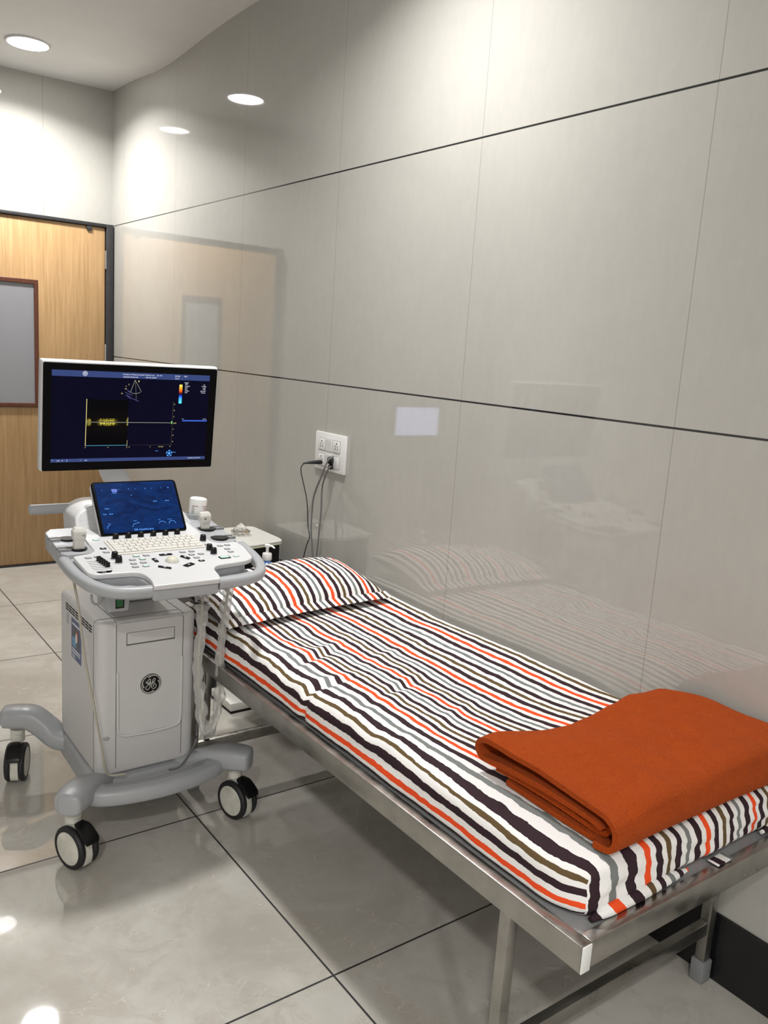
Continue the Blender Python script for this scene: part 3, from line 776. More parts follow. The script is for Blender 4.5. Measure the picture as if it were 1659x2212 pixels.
caster(.623, 2.190, math.radians(-70)); caster(1.120, 2.198, math.radians(-74)); caster(.606, 2.752, math.radians(-114)); caster(1.145, 2.716, math.radians(-60))

# column under the console
obj('column', G().curve([rrect(.885, 2.53, .15, .16, .03)], .656, .83, .01), M_GRAY, um)
# console: sheared so that it rises towards the back
SL = .1387
SH = Matrix(((1, 0, 0, 0), (0, 1, 0, 0), (0, SL, 1, .85 - 2.0 * SL), (0, 0, 0, 1)))
def cz(y, dz=0.): return .85 + SL * (y - 2.0) + dz
top = [(.764, 1.978), (.947, 1.978), (.954, 2.0), (.958, 2.045), (.975, 2.067), (1.072, 2.077), (1.102, 2.094), (1.116, 2.19), (1.107, 2.222), (1.053, 2.222), (1.036, 2.242), (1.036, 2.42), (.703, 2.42), (.699, 2.328), (.697, 2.238), (.676, 2.224), (.632, 2.215), (.636, 2.10), (.650, 2.084), (.75, 2.077), (.767, 2.06), (.773, 2.02)]
rad = [.006, .006, .02, .03, .02, .03, .022, .03, .008, .012, .02, 0, 0, 0, .012, .008, .008, .02, .016, .03, .03, .03]
con = obj('console', G().curve([rpoly(top, rad)], -.014, 0, .003, SH), M_WHITE, um)
und = [(.766, 1.984), (.945, 1.984), (.955, 2.03), (.972, 2.075), (1.075, 2.086), (1.118, 2.20), (1.122, 2.46), (.62, 2.46), (.628, 2.20), (.646, 2.092), (.75, 2.085), (.768, 2.04)]
und_o = obj('console_base', G().curve([rpoly(und, [.006, .006, .02, .03, .03, .03, .02, .02, .03, .03, .03, .03])], -.046, -.0142, .006, SH), M_GRAY, um)
obj('console_underside', G().curve([rpoly([(.75, 2.08), (1.0, 2.08), (1.03, 2.16), (1.02, 2.44), (.72, 2.44), (.72, 2.16)], .05)], -.058, -.0465, .005, SH), M_GRAY, um)
for k in (-1, 1):
    xm = lambda x: x if k < 0 else 1.7255 - x
    obj('grip_recess', G().curve([rpoly([(xm(.770), 2.004), (xm(.72), 2.008), (xm(.675), 2.026), (xm(.645), 2.066), (xm(.640), 2.098), (xm(.76), 2.098)], .004)], -.044, -.036, 0, SH), M_GRAY, um)
HL = [(.768, 2.000), (.72, 2.004), (.672, 2.022), (.640, 2.062), (.624, 2.115), (.617, 2.17), (.616, 2.24)]
for P in (HL, [(.945, 2.000), (1.0, 2.002)] + [(2 * CX - x, y) for x, y in HL[1:]]):
    obj('grip_handle', G().sweep([(x + (.004 if x > CX else 0), y, cz(y, -.023)) for x, y in P], .030, .031, 18, 2.8, smooth=7), M_GRAY, um)
# probe holders with slotted holes
def holder(poly_pre, holes, edge, sgn, name):
    pts = list(poly_pre)
    out = []
    for (cx, cy, r, hs) in holes:
        a0 = math.asin(hs / r)
        arc = [(cx + sgn * r * math.cos(a0 + (2 * PI - 2 * a0) * k / 28), cy + (1 if sgn > 0 else -1) * -1 * r * math.sin(-a0 - (2 * PI - 2 * a0) * k / 28 + 2 * PI) * (1 if True else 1)) for k in range(29)]
        out.append((cy, hs, arc))
    return out
def slotted(xin, xedge, ya, yb, holes, z0, z1, name):
    """plate between xin and xedge, holes opening towards xedge"""
    s = 1 if xedge > xin else -1
    pts = [(xin, ya), (xedge - s * .012, ya), (xedge, ya + .012)]
    for cx, cy, r, hs in holes:
        a0 = math.asin(hs / r)
        pts.append((xedge, cy - hs))
        for k in range(29):
            a = -a0 - (2 * PI - 2 * a0) * k / 28
            pts.append((cx + s * r * math.cos(a), cy + r * math.sin(a)))
        pts.append((xedge, cy + hs))
    pts += [(xedge, yb - .03), (xedge - s * .02, yb), (xin, yb)]
    h = obj(name, G().curve([pts], z0, z1, .002, SH), M_GRAY, um)
    for cx, cy, r, hs in holes:
        K = Matrix.Translation((cx, cy, cz(cy)))
        obj('holder_cup', G().lathe([(r - .0005, .0015), (r + .003, .0015), (r + .003, -.0445), (r * .5, -.0448), (r * .5, -.043), (r - .0005, -.04)], K, 28), M_BLACK, h)
        for q in (-1, 1):
            obj('slot_clip', G().box((min(cx + s * r, xedge + s * .003), cy + q * (hs + .006) - .004, cz(cy) - .004), (max(cx + s * r, xedge + s * .003), cy + q * (hs + .006) + .004, cz(cy) + .0035), .001), M_GRAYD, h)
    return h
slotted(1.036, 1.118, 2.226, 2.475, [(1.075, 2.262, .0235, .006), (1.070, 2.343, .0235, .006)], -.04, -.001, 'probe_holder')
slotted(.6965, .610, 2.232, 2.43, [(.661, 2.268, .0215, .006), (.655, 2.346, .0215, .006)], -.045, -.001, 'probe_holder')
# shoulders with perforated speaker panels
SHD = Matrix(((1, 0, 0, 0), (0, 0, -1, 2.395), (0, 1, 0, .89), (0, 0, 0, 1)))
TL = Matrix(((1, 0, 0, 0), (0, 1, .62, -.62 * .89), (0, 0, 1, 0), (0, 0, 0, 1)))
g = G().curve([rpoly([(.694, 0), (1.056, 0), (1.028, .05), (.995, .080), (.752, .080), (.716, .066), (.699, .05)], [0, 0, .01, .03, .03, .02, .01])], -.13, 0, .006, TL @ SHD)
sh = obj('console_shoulder', g, M_WHITE, um)
for pl in ([(.706, .012), (.757, .012), (.742, .067), (.722, .060), (.708, .048)], [(1.0, .012), (1.040, .012), (1.020, .045), (.995, .066)]):
    obj('speaker_grille', G().curve([rpoly(pl, .006)], -.001, .0008, 0, TL @ SHD), M_PERF, sh)
# touch panel
rx = math.radians(-37); tc = Vector((.875, 2.388, .972))
MT = frame3(tc, (1, 0, 0), (0, -math.sin(rx), math.cos(rx)), (0, -math.cos(rx), -math.sin(rx)))
tp_pts = [(-.1285, -.0875), (.1285, -.0875), (.1285, .083), (-.1285, .083)]
obj('touch_panel_shell', G().curve([rpoly(tp_pts, [.006, .006, .014, .014])], -.026, -.0105, .005, MT), M_WHITE, um)
tp = obj('touch_panel', G().curve([rpoly(tp_pts, [.006, .006, .014, .014])], -.010, 0, .003, MT), M_GLOSSB, um)
obj('touch_screen', G().curve([rpoly([(-.120, -.0835), (.1205, -.0835), (.1205, .0775), (-.120, .0775)], .006)], 0, .0008, 0, MT), M_TOUCH, tp)
MTt = MT @ Matrix.Translation((0, 0, .0012))
for s_, x, y, sz in (('Probe', -.072, .0425, .0045), ('Layout', -.105, -.007, .005), ('Dual', -.112, -.0245, .005), ('Quad', -.095, -.0245, .005), ('Quick', .043, .0095, .005), ('Follow', .080, .0095, .005), ('Reject', -.104, -.0545, .003), ('Gain', -.020, -.0575, .0042), ('Doppler', -.029, -.0505, .003), ('Scale', .046, -.0515, .003), ('Sweep Rate', .074, -.0515, .0028), ('2D', -.02, .0335, .0035)):
    obj('touch_word', G().text(s_, sz, MTt @ Matrix.Translation((x, y, 0))), M_UIBB, tp, 0)
for k in range(9): obj('touch_icon', G().text(('+', 'M', 'o', 'A', '=', 'H', 'x', 'T', '@')[k], .0045, MTt @ Matrix.Translation((-.103 + k * .025 + .004 * (k % 2), .0535, 0))), M_UIBB, tp, 0)
for (x, y, r, a0, a1) in ((-.099, -.068, .009, 90, 190), (-.024, -.068, .010, 70, 180), (.056, -.0665, .0105, 20, 160), (.087, -.0665, .0105, 0, 180)):
    obj('touch_dial', G().sweep([MTt @ Vector((x + r * math.cos(math.radians(a0 + (a1 - a0) * k / 12)), y + r * math.sin(math.radians(a0 + (a1 - a0) * k / 12)), 0)) for k in range(13)], .0012, .0003, 6, up=MT.to_3x3() @ Vector((0, 0, 1))), M_UIBB, tp, 0)
obj('active_tab', G().curve([rrect(-.065, .052, .016, .010, .002)], .0009, .0011, 0, MT), M_UIBL, tp, 0)
lab(obj('maker_lettering', G().text('GE Healthcare', .0085, MTt @ Matrix.Translation((-.033, -.0805, 0)), width=.058), M_UIBB, tp, 0), 'pale blue lettering under the touch screen')
# keyboard
kb = obj('keyboard', G().curve([rpoly([(.7405, 2.1945), (1.004, 2.1945), (1.004, 2.302), (.7405, 2.302)], .008)], .0002, .003, .001, SH), M_KEY, um)
KEYM = {}
def key(x0, x1, y0):
    w = x1 - x0; k = round(w, 4); y1 = y0 + .0172
    g = G().curve([rrect((x0 + x1) / 2, (y0 + y1) / 2, w - .0016, .0158, .002, 2)], .003, .0062, .0012, SH, bseg=1); obj('key', g, M_KEY, kb)
rows = [[1] * 14, [1.4] + [1] * 12 + [.6], [1.7] + [1] * 11 + [1.3], [2.1] + [1] * 9 + [1, 1.9], [1.2, 1, 1, 1, 5.6, 1, 1, 1, 1.2]]
for r, row in enumerate(rows):
    tot = sum(row); x = .747; u = .2505 / tot
    for wd in row:
        key(x, x + wd * u, 2.2785 - r * .0192); x += wd * u
# buttons
def button(x, y, kind, w=.0205, h=.0105, rot=0., poly=None):
    K = SH @ Matrix.Translation((x, y, 0)) @ Matrix.Rotation(rot, 4, 'Z')
    g = G(); out = poly or rpoly([(-w / 2 + .003, -h / 2), (w / 2 - .001, -h / 2), (w / 2 - .003, h / 2), (-w / 2 + .001, h / 2)], .003, 3)
    g.curve([out], 0, .0022, .0008, K, bseg=1)
    g.use(1); g.curve([[(a * .78, b * .66) for a, b in out]] if kind != 'dark' and not poly else [rrect(0, 0, min(w, .02) * .36, min(h, .011) * .3, .0008, 2)], .0021, .0026, 0, K)
    m = {'grey': [M_GRAYD, M_BTN], 'green': [M_GRAYD, M_BTNG], 'dark': [M_BLACK, M_BTNL], 'darkgreen': [M_BLACK, M_BTNG], 'pale': [M_BTN, M_BTNG]}[kind]
    obj('button', g, m, con)
for x, y, k in [(.724, 2.317, 'pale'), (.723, 2.249, 'dark'), (.723, 2.221, 'grey'), (.666, 2.193, 'grey'), (.690, 2.194, 'grey'), (.789, 2.176, 'green'), (.817, 2.175, 'grey'), (.771, 2.153, 'grey'), (.798, 2.152, 'green'), (.765, 2.127, 'grey'), (.792, 2.128, 'grey'), (.762, 2.105, 'grey'), (.790, 2.104, 'green'),
                (.922, 2.175, 'grey'), (.949, 2.175, 'grey'), (.939, 2.152, 'grey'), (.967, 2.151, 'grey'), (.944, 2.128, 'grey'), (.948, 2.104, 'dark'), (1.014, 2.214, 'grey'), (1.047, 2.197, 'grey'), (1.070, 2.198, 'grey'), (1.057, 2.170, 'grey'), (1.057, 2.147, 'grey'), (1.057, 2.112, 'pale')]:
    button(x, y, k)
button(1.021, 2.111, 'darkgreen', .036, .017)
button(.870, 2.168, 'dark', .040, .011); button(.828, 2.136, 'dark', .015, .026); button(.834, 2.083, 'dark', .040, .011, -.75 + .12)
button(.914, 2.137, 'dark', .034, .013, -1.0); button(.903, 2.084, 'dark', .036, .016, .48)
obj('trackball_ring', G().lathe([(.0195, 0), (.0195, .0012), (.0165, .0016), (.0165, 0)], SH @ Matrix.Translation((.870, 2.122, 0)), 32), M_BTN, con)
obj('trackball', G().lathe([(.0165, 0), (.0160, .004), (.0135, .0085), (.0095, .0115), (.005, .0132), (0, .0137)], SH @ Matrix.Translation((.870, 2.122, 0)), 32), M_BALL, con)
def knob(x, y, r, h):
    K = Matrix.Translation((x, y, cz(y)))
    k = obj('knob', G().lathe([(r * 1.0, .001), (r * 1.0, h * .5), (r * .86, h * .93), (r * .7, h), (0, h)], K, 10), M_BLACK, con, 30)
    obj('knob_skirt', G().lathe([(r * 1.16, -.002), (r * 1.16, .001), (r * 1.0, .0016)], K, 24), M_BTN, k)
for x in (.779, .815, .852, .889, .926, .962): knob(x, 2.3125, .0088, .0175)
for x, y in ((.730, 2.174), (.731, 2.144), (1.015, 2.246), (1.002, 2.172), (1.002, 2.143)): knob(x, y, .0092, .0195)
# sliders
for k in range(6):
    ya = 2.169 - k * .0112; 
    obj('slider_track', G().box((.6545, ya - .0006, cz(ya) - .0004), (.704, ya + .0006, cz(ya) + .0004)), M_INK, con, 0)
for k in range(5):
    xa, ya = .686 + k * .0022, 2.169 - k * .0112
    obj('slider_knob', G().box((xa - .0055, ya - .0048, cz(ya) + .0003), (xa + .0055, ya + .0048, cz(ya) + .0125), .0012), M_BLACK, con)
g = G().curve([rpoly([(.656, 2.099), (.700, 2.099), (.692, 2.087), (.664, 2.087)], .004)], 0, .0006, 0, SH)
g.use(1).text('TGC', .006, SH @ Matrix.Translation((.669, 2.0905, .0008)))
obj('slider_legend', g, [M_BLACK, M_BTNL], con, 0)
# left-hand rear grip bar
g = G().sweep([(.604, 2.556, .942), (.608, 2.556, .942), (.70, 2.555, .942), (.786, 2.552, .943)], [.018, .026, .026, .026], [.02, .030, .030, .028], 14, 3)
obj('swing_handle', g, M_GRAY, um)
obj('handle_joint', G().sweep([(.786, 2.552, .944), (.83, 2.545, .942)], .034, .036, 14, 3), M_WHITE, um)
# monitor
rm = math.radians(5.26); mc = Vector((.889, 2.486, 1.223))
MM = frame3(mc, (1, 0, 0), (0, -math.sin(rm), math.cos(rm)), (0, -math.cos(rm), -math.sin(rm)))
mo = obj('monitor', G().curve([rrect(0, -.0005, .5325, .322, .007)], -.034, -.0045, .006, MM), M_WHITE, um)
obj('monitor_back', G().curve([rrect(0, -.02, .30, .20, .03)], -.058, -.034, .012, MM), M_WHITE, mo)
obj('bezel', G().curve([rrect(.001, -.003, .524, .314, .006)], -.0045, -.0002, .002, MM), M_GLOSSB, mo)
obj('screen', G().curve([rrect(0, 0, .476, .268, .0005)], -.0003, .0002, 0, MM), M_SCREEN, mo, 0)
U = MM @ Matrix.Translation((0, 0, .0004))
def rect(g, x0, y0, x1, y1, z0=0., z1=.0002):
    return g.box((x0, y0, z0), (x1, y1, z1), M=U)
def line(g, pts, w):
    return g.sweep([U @ Vector((x, y, .0002)) for x, y in pts], w, .0002, 4, up=MM.to_3x3() @ Vector((0, 0, 1)))
g = G(); rect(g, -.238, .1165, .238, .134); obj('title_bar', g, M_UIB, mo, 0)
g = G(); rect(g, -.238, -.134, .238, -.124); obj('task_bar', g, M_UIB, mo, 0)
U = MM @ Matrix.Translation((0, 0, .0007))
g = G()
for s_, x, y, sz, wd in (('Nandipore Vibhag Sarvajanik Medical trust', -.037, .1262, .0056, .096), ('35c 45', .066, .1262, .0056, .016), ('12/06/2025 09:40:44 AM', -.037, .1185, .0056, .045), ('USR  DR_SUNNY', .032, .1190, .0056, .034), ('MI 0.08', .124, .1262, .0056, .015), ('TIs 0.7', .124, .1190, .0056, .013), ('MB 0', .153, .1262, .0056, .010),
                         ('Doppler', .156, .1075, .005, .013), ('VPS', .158, .1025, .0046, .008), ('Frequency', .158, .0975, .0046, .0155), ('Power', .158, .0925, .0046, .009), ('Gain', .158, .0875, .0046, .007), ('LV Reject', .158, .0825, .0046, .0135), ('Scale', .158, .0775, .0046, .008),
                         ('1.5', .218, .1025, .0046, None), ('1.9 MHz', .212, .0975, .0046, None), ('0 dB', .217, .0925, .0046, None), ('0 dB', .217, .0875, .0046, None), ('20.0 cm/s', .209, .0825, .0046, None), ('6.0 m/s', .212, .0775, .0046, None),
                         ('12/06/2025 10:20:02 AM', .179, -.1300, .0042, .042), ('0 +', .154, -.005, .004, None), ('1.4 1.9s', .222, -.005, .004, None)):
    g.text(s_, sz, U @ Matrix.Translation((x, y, 0)), width=wd)
for k, s_ in enumerate(('*', '[=]', 'A', 'E', '', '/', 'ms')): g.text(s_, .006, U @ Matrix.Translation((-.234 + .0135 * k + (.012 if k > 4 else 0), -.1312, 0)))
Ml = U @ Matrix.Translation((-.146, .1262, 0))
obj('screen_lettering', g, M_UIW, mo, 0)
g = emblem(Ml, .235, .0007); g.curve([circ(0, 0, .0072, 32), circ(0, 0, .0064, 32)], 0, .0001, 0, Ml); obj('screen_emblem', g, M_UIW, mo, 0)
# Doppler trace (u along x from the left edge, v from the zero line)
g = G(); x0, x1, y0_, y1_, bl = -.140, -.017, -.082, .052, -.0152
g.v = [tuple(U @ Vector(p)) for p in ((x0, y0_, 0), (x1, y0_, 0), (x1, y1_, 0), (x0, y1_, 0))]; g.f = [(0, 1, 2, 3)]; g.mi = [0]
g.uv = [{0: (0, y0_ - bl), 1: (x1 - x0, y0_ - bl), 2: (x1 - x0, y1_ - bl), 3: (0, y1_ - bl)}]
obj('doppler_trace', g, M_TRACE, mo, 0)
g = G(); line(g, [(-.1395, .0530), (-.1405, -.0865)], .0018); line(g, [(-.0165, -.070), (-.0168, -.094)], .0008); line(g, [(-.017, .0), (-.0168, -.025)], .0009)
for yy, s_ in ((.0405, '3'), (.0215, '2'), (.0018, '1'), (-.0375, '1'), (-.0566, '2'), (-.0765, '3')):
    g.text('-' + s_, .0052, U @ Matrix.Translation((.1245, yy - .0005, 0)))
for k in range(31): rect(g, .1222, .047 - k * .00445, .1232, .0475 - k * .00445)
for k in range(24): rect(g, -.0065 + k * .0055, -.0858, -.0058 + k * .0055, -.0852)
for xx, s_ in ((-.143, '-4'), (-.076, '-3'), (-.012, '-2'), (.0535, '-1'), (.118, '0'), (.082, '25 mm/s')): g.text(s_, .0045, U @ Matrix.Translation((xx, -.0925, 0)))
g.text('[m/s]', .0046, U @ Matrix.Translation((.126, -.0185, 0)))
for s_, x, y in (('5-', -.0195, .0965), ('10-', -.030, .0835), ('15-', -.041, .0695), ('F', -.027, .0905)): g.text(s_, .0052, U @ Matrix.Translation((x, y, 0)))
g.add([U @ Vector(p) for p in ((.0095, .1105, 0), (.0145, .1105, 0), (.012, .105, 0))], [(0, 1, 2)])
obj('scale_marks', g, M_UIY, mo, 0)
g = G(); line(g, [(-.139, bl), (.122, bl - .0012)], .0011); obj('zero_line', g, M_UIL, mo, 0)
g = G(); line(g, [(-.1405, -.0852), (-.0175, -.0852)], .0011)
for k in range(13): rect(g, -.137 + k * .0095, -.0872, -.1365 + k * .0095, -.0852)
obj('time_axis', g, M_UIC, mo, 0)
g = G(); line(g, [(0, .1125), (-.0125, .0742), (-.004, .0722), (.006, .0722), (.0135, .0738), (.0205, .0785), (0, .1125)], .0009)
for k in range(15): rect(g, .0008 + k * .00035, .1085 - k * .0038, .0015 + k * .00035, .1105 - k * .0038)
obj('sector_outline', g, M_UIL, mo, 0)
g = G()
for k in range(9):
    xx = -.018 - R_.random() * .016 + (.02 if k > 6 else 0); yy = .082 - k * .0035
    line(g, [(xx, yy), (xx + .008, yy - .004), (xx + .013, yy - .005)], .0016)
obj('sector_echo', g, M_UIP, mo, 0)
g = G(); pts = rpoly([(.1395, .0445), (.1495, .0445), (.1495, .1030), (.1395, .1030)], .002); g.v = [tuple(U @ Vector((*p, 0))) for p in pts]; g.f = [tuple(range(len(pts)))]; g.mi = [0]
g.uv = [{i: (0, (pts[i][1] - .0445) / .0585) for i in range(len(pts))}]; obj('colour_scale', g, M_BAR, mo, 0)
g = G(); rect(g, .155, -.0115, .237, -.007); obj('blue_bar', g, M_UIBL, mo, 0)
g = G(); g.curve([circ(.118, -.1125, .0042, 20)], 0, .0001, 0, U)
for k in range(5):
    a = PI / 2 + k * 2 * PI / 5
    line(g, [(.118 + .0085 * math.cos(a + q), -.1125 + .0085 * math.sin(a + q)) for q in (-.4, -.2, 0, .2, .4)], .0032)
g.text('Store', .0042, U @ Matrix.Translation((.073, -.1055, 0))); g.text('Menu', .0042, U @ Matrix.Translation((.130, -.1105, 0)))
obj('trackball_hint', g, M_UIBB, mo, 0)
g = G(); rect(g, .1195, -.0195, .1222, -.0105); obj('green_cursor', g, M_UIGR, mo, 0)
g = G().sweep([(.845, 2.545, 1.15), (.848, 2.575, 1.09), (.868, 2.60, 1.035), (.897, 2.59, .985), (.905, 2.56, .94)], [.080, .082, .078, .064, .07], [.05, .05, .05, .05, .06], 18, 3.2, smooth=6, up=(0, 1, .2))
obj('monitor_arm', g, M_WHITE, um)
# battery indicator box with hook
bx = obj('battery_box', G().curve([rpoly([(.688, .01), (.758, .01), (.751, -.058), (.697, -.058)], .004)], -.09, 0, .003, frame3((0, 2.122, .800), (1, 0, 0), (0, 0, 1), (0, -1, 0)).copy()), M_GRAY, um)
obj('indicator_frame', G().curve([rrect(.727, -.030, .0235, .038, .001)], -.001, .0008, 0, frame3((0, 2.122, .800), (1, 0, 0), (0, 0, 1), (0, -1, 0))), M_BLACK, bx, 0)
obj('indicator_lights', G().curve([rrect(.727, -.030, .0175, .030, .001)], .0007, .0011, 0, frame3((0, 2.122, .800), (1, 0, 0), (0, 0, 1), (0, -1, 0))), M_HEX, bx, 0)
obj('cable_hook', G().sweep([(.690, 2.15, .80), (.688, 2.15, .776), (.680, 2.15, .762), (.669, 2.15, .761), (.662, 2.15, .772), (.661, 2.15, .788)], .007, .007, 10, smooth=5, up=(0, 1, 0)), M_GRAY, um)
# bottle cup at the rear right
cup = obj('bottle_cup', G().lathe([(.028, -.006), (.0335, .006), (.0355, .036), (.0335, .0365), (.031, .010), (.026, .0)], Matrix.Translation((1.084, 2.455, .887)), 36), M_GRAY, um)
# probe sleeve: cream cable in crumpled clear film, hanging in a loop on the right
SP = [(1.078, 2.20, .80), (1.081, 2.20, .757), (1.069, 2.2, .661), (1.060, 2.2, .546), (1.066, 2.205, .441), (1.056, 2.21, .350), (1.036, 2.215, .290), (1.014, 2.22, .283), (.999, 2.22, .34), (.985, 2.215, .43), (.978, 2.21, .52), (.982, 2.21, .60), (.988, 2.215, .69), (1.0, 2.24, .735), (1.03, 2.33, .715), (1.036, 2.40, .70)]
def shift(p, dx, dy=0.): return (p[0] + dx, p[1] + dy, p[2])
SP = [shift(p, .0, .0) if i < 7 else shift(p, .018, .005) for i, p in enumerate(SP)]
cb = obj('probe_cable', G().sweep(SP, .0085, .0085, 10, smooth=8), M_CBEI, um)
gg = G().sweep(SP[:14], [.050, .056, .050, .046, .050, .048, .050, .046, .044, .050, .042, .038, .046, .03], [.02, .022, .02, .02, .022, .02, .03, .03, .022, .024, .018, .02, .026, .02], 14, smooth=9, caps=False)
rr = random.Random(3)
gg.v = [tuple(Vector(v) + Vector((nz(v[0] * 70, v[2] * 26, 1), nz(v[0] * 60, v[2] * 30, 5), nz(v[2] * 40, v[0] * 50, 8))) * .011) for v in gg.v]
sl = obj('plastic_sleeve', gg, M_FILM, cb, 25)
obj('cable_strap', G().sweep([(1.085, 2.19, .838), (1.087, 2.192, .80), (1.088, 2.195, .76)], [.05, .052, .045], [.012, .014, .012], 12, smooth=4), M_FILM, cb, 25)
# supply lead tucked down between cabinet and arm
obj('supply_lead', G().sweep([(1.034, 2.30, .62), (1.032, 2.292, .45), (1.031, 2.288, .30), (1.020, 2.275, .235), (.985, 2.250, .205), (.95, 2.232, .186), (.93, 2.26, .17)], .006, .006, 8, smooth=6), M_CABLE, um)

# ------------------------------------------------------------------ transducers and gel bottle (rest in their holders)
def probe(name, label, base, tilt, secs, txt, cable):
    t = thing(name, label, 'ultrasound probe', base)
    B = Vector(base); ax = Vector(tilt).normalized()
    g = G().sweep([B + ax * s[0] for s in secs], [s[1] for s in secs], [s[2] for s in secs], 24, 4.5, smooth=5, up=(0, 1, 0.01))
    obj('probe_body', g, M_CREAM2, t)
    g = G().text(txt[0], txt[1], txt[2]); obj('probe_marking', g, M_INK, t, 0)
    obj('probe_cable', G().sweep(cable, .007, .007, 10, smooth=8), M_CBEI, t)
    return t
M_CREAM2 = mat('probe_pale_plastic', (.62, .61, .57), .35)
Lb = (.661, 2.266, .858)
probe('ultrasound_probe', 'pale grey ultrasound probe upright in the left holder, its cable hanging down', Lb, (.03, 0, 1),
      [(0, .020, .018), (.02, .029, .022), (.050, .028, .022), (.060, .036, .027), (.076, .038, .029), (.0865, .028, .023), (.0885, .016, .012)],
      ('XS', .009, frame3((.667, 2.2515, .924), (.86, .0, -.3), (.3, 0, .86), (0, -1, 0))),
      [(.661, 2.266, .860), (.650, 2.262, .845), (.645, 2.250, .80), (.652, 2.238, .74), (.659, 2.232, .66), (.668, 2.226, .575), (.692, 2.222, .43), (.716, 2.232, .30), (.728, 2.243, .235), (.742, 2.246, .208), (.765, 2.240, .205), (.785, 2.238, .204)])
Rb = (1.067, 2.345, .868)
probe('ultrasound_probe', 'pale ultrasound probe with a wide curved head in front of the gel bottle', Rb, (-.06, 0, 1),
      [(0, .022, .018), (.02, .026, .020), (.035, .027, .021), (.046, .026, .020), (.054, .036, .024), (.070, .038, .026), (.080, .030, .020), (.0815, .016, .012)],
      ('4S', .009, frame3((1.0555, 2.3305, .9275), (1, 0, .05), (-.05, 0, 1), (0, -1, 0))),
      [(1.067, 2.345, .87), (1.070, 2.343, .84), (1.072, 2.33, .79), (1.072, 2.30, .74)])
gb = thing('gel_bottle', 'white plastic gel bottle upside down in the grey cup behind the probe', 'bottle', (1.084, 2.455, .890))
Mg = Matrix.Translation((1.084, 2.455, .890)) @ Matrix.Rotation(math.radians(5), 4, 'Y')
obj('bottle_body', G().lathe([(0, .002), (.012, .003), (.024, .010), (.0265, .020), (.0275, .074), (.0265, .080), (.022, .0835), (0, .084)], Mg, 36), M_LWHITE, gb)
def patch(g, a0, a1, z0, z1, r=.0277):
    n = 8; vs = []
    for k in range(n + 1):
        a = math.radians(a0 + (a1 - a0) * k / n)
        rr_ = r + (0.0000) ; vs += [Mg @ Vector((rr_ * math.cos(a), rr_ * math.sin(a), z0)), Mg @ Vector((rr_ * math.cos(a), rr_ * math.sin(a), z1))]
    g.add(vs, [(2 * k, 2 * k + 2, 2 * k + 3, 2 * k + 1) for k in range(n)])
g = G(); patch(g, 205, 250, .058, .0598); patch(g, 275, 325, .058, .0598)
for k in range(6): patch(g, 288, 325 - 4 * (k % 2), .052 - k * .0042, .0532 - k * .0042)
for k in range(3): patch(g, 208, 240 - 7 * k, .027 - k * .004, .0282 - k * .004)
obj('bottle_print', g, M_REDINK, gb, 0)
g = G()
for k in range(5): patch(g, 206, 222 + 5 * (k % 2), .053 - k * .0045, .0543 - k * .0045)
obj('bottle_small_print', g, M_INK, gb, 0)

# ------------------------------------------------------------------ side table, crystal, soap bottle
st = thing('side_table', 'black cabinet side table with a cream top in the corner behind the couch', 'table', (1.57, 3.16, 0))
tt = [(1.42, 3.02), (1.56, 3.005), (1.742, 3.045), (1.752, 3.10), (1.752, 3.33), (1.735, 3.35), (1.42, 3.35)]
obj('table_top', G().curve([rpoly(tt, [.01, .08, .02, .02, .03, .02, .02])], .6425, .652, .003), M_TOP, st)
obj('table_top_edge', G().curve([rpoly(tt, [.01, .08, .02, .02, .03, .02, .02])], .634, .6424, .003), M_TEDGE, st)
obj('cabinet_side', G().box((1.708, 3.045, .03), (1.726, 3.33, .6335), .002), M_BLACK, st)
obj('cabinet_side', G().box((1.43, 3.045, .03), (1.448, 3.33, .6335), .002), M_BLACK, st)
obj('cabinet_front', G().box((1.449, 3.038, .22), (1.707, 3.055, .6335), .002), M_BLACK, st)
obj('cabinet_base', G().box((1.43, 2.86, .012), (1.726, 3.044, .045), .003), M_TOP, st)
obj('base_plinth', G().box((1.435, 2.865, 0), (1.721, 3.33, .0115), .002), M_BLACK, st)
g = G(); n = 8; cx, cy, cz0 = 1.622, 3.205, .653
prof = [(.0, .052, 0), (.034, .020, 0), (.0425, .014, .5), (.036, .0075, 0), (.026, .0005, .5), (0, .0005, 0)]
vs = [(cx, cy, cz0 + .052)]; 
for r, h, ph in prof[1:-1]:
    for k in range(12): a = 2 * PI * (k + ph) / 12; vs.append((cx + r * math.cos(a), cy + r * math.sin(a), cz0 + h))
fs = [(0, 1 + k, 1 + (k + 1) % 12) for k in range(12)]
for q in range(3):
    a = 1 + 12 * q; b = a + 12
    for k in range(12):
        k2 = (k + 1) % 12
        if q % 2 == 0: fs += [(a + k, b + k, a + k2), (a + k2, b + k, b + k2)]
        else: fs += [(a + k, b + k, b + k2), (a + k, b + k2, a + k2)]
fs.append(tuple(1 + 36 + k for k in range(12)))
o = obj('crystal_paperweight', G().add(vs, fs), M_GLASS, None, 0, (cx, cy, cz0)); tag(o, 'clear cut crystal diamond paperweight on the cream table top', 'paperweight')
sb = thing('soap_dispenser', 'clear pump bottle of blue hand gel standing behind the pillow', 'bottle', (1.442, 2.632, .5))
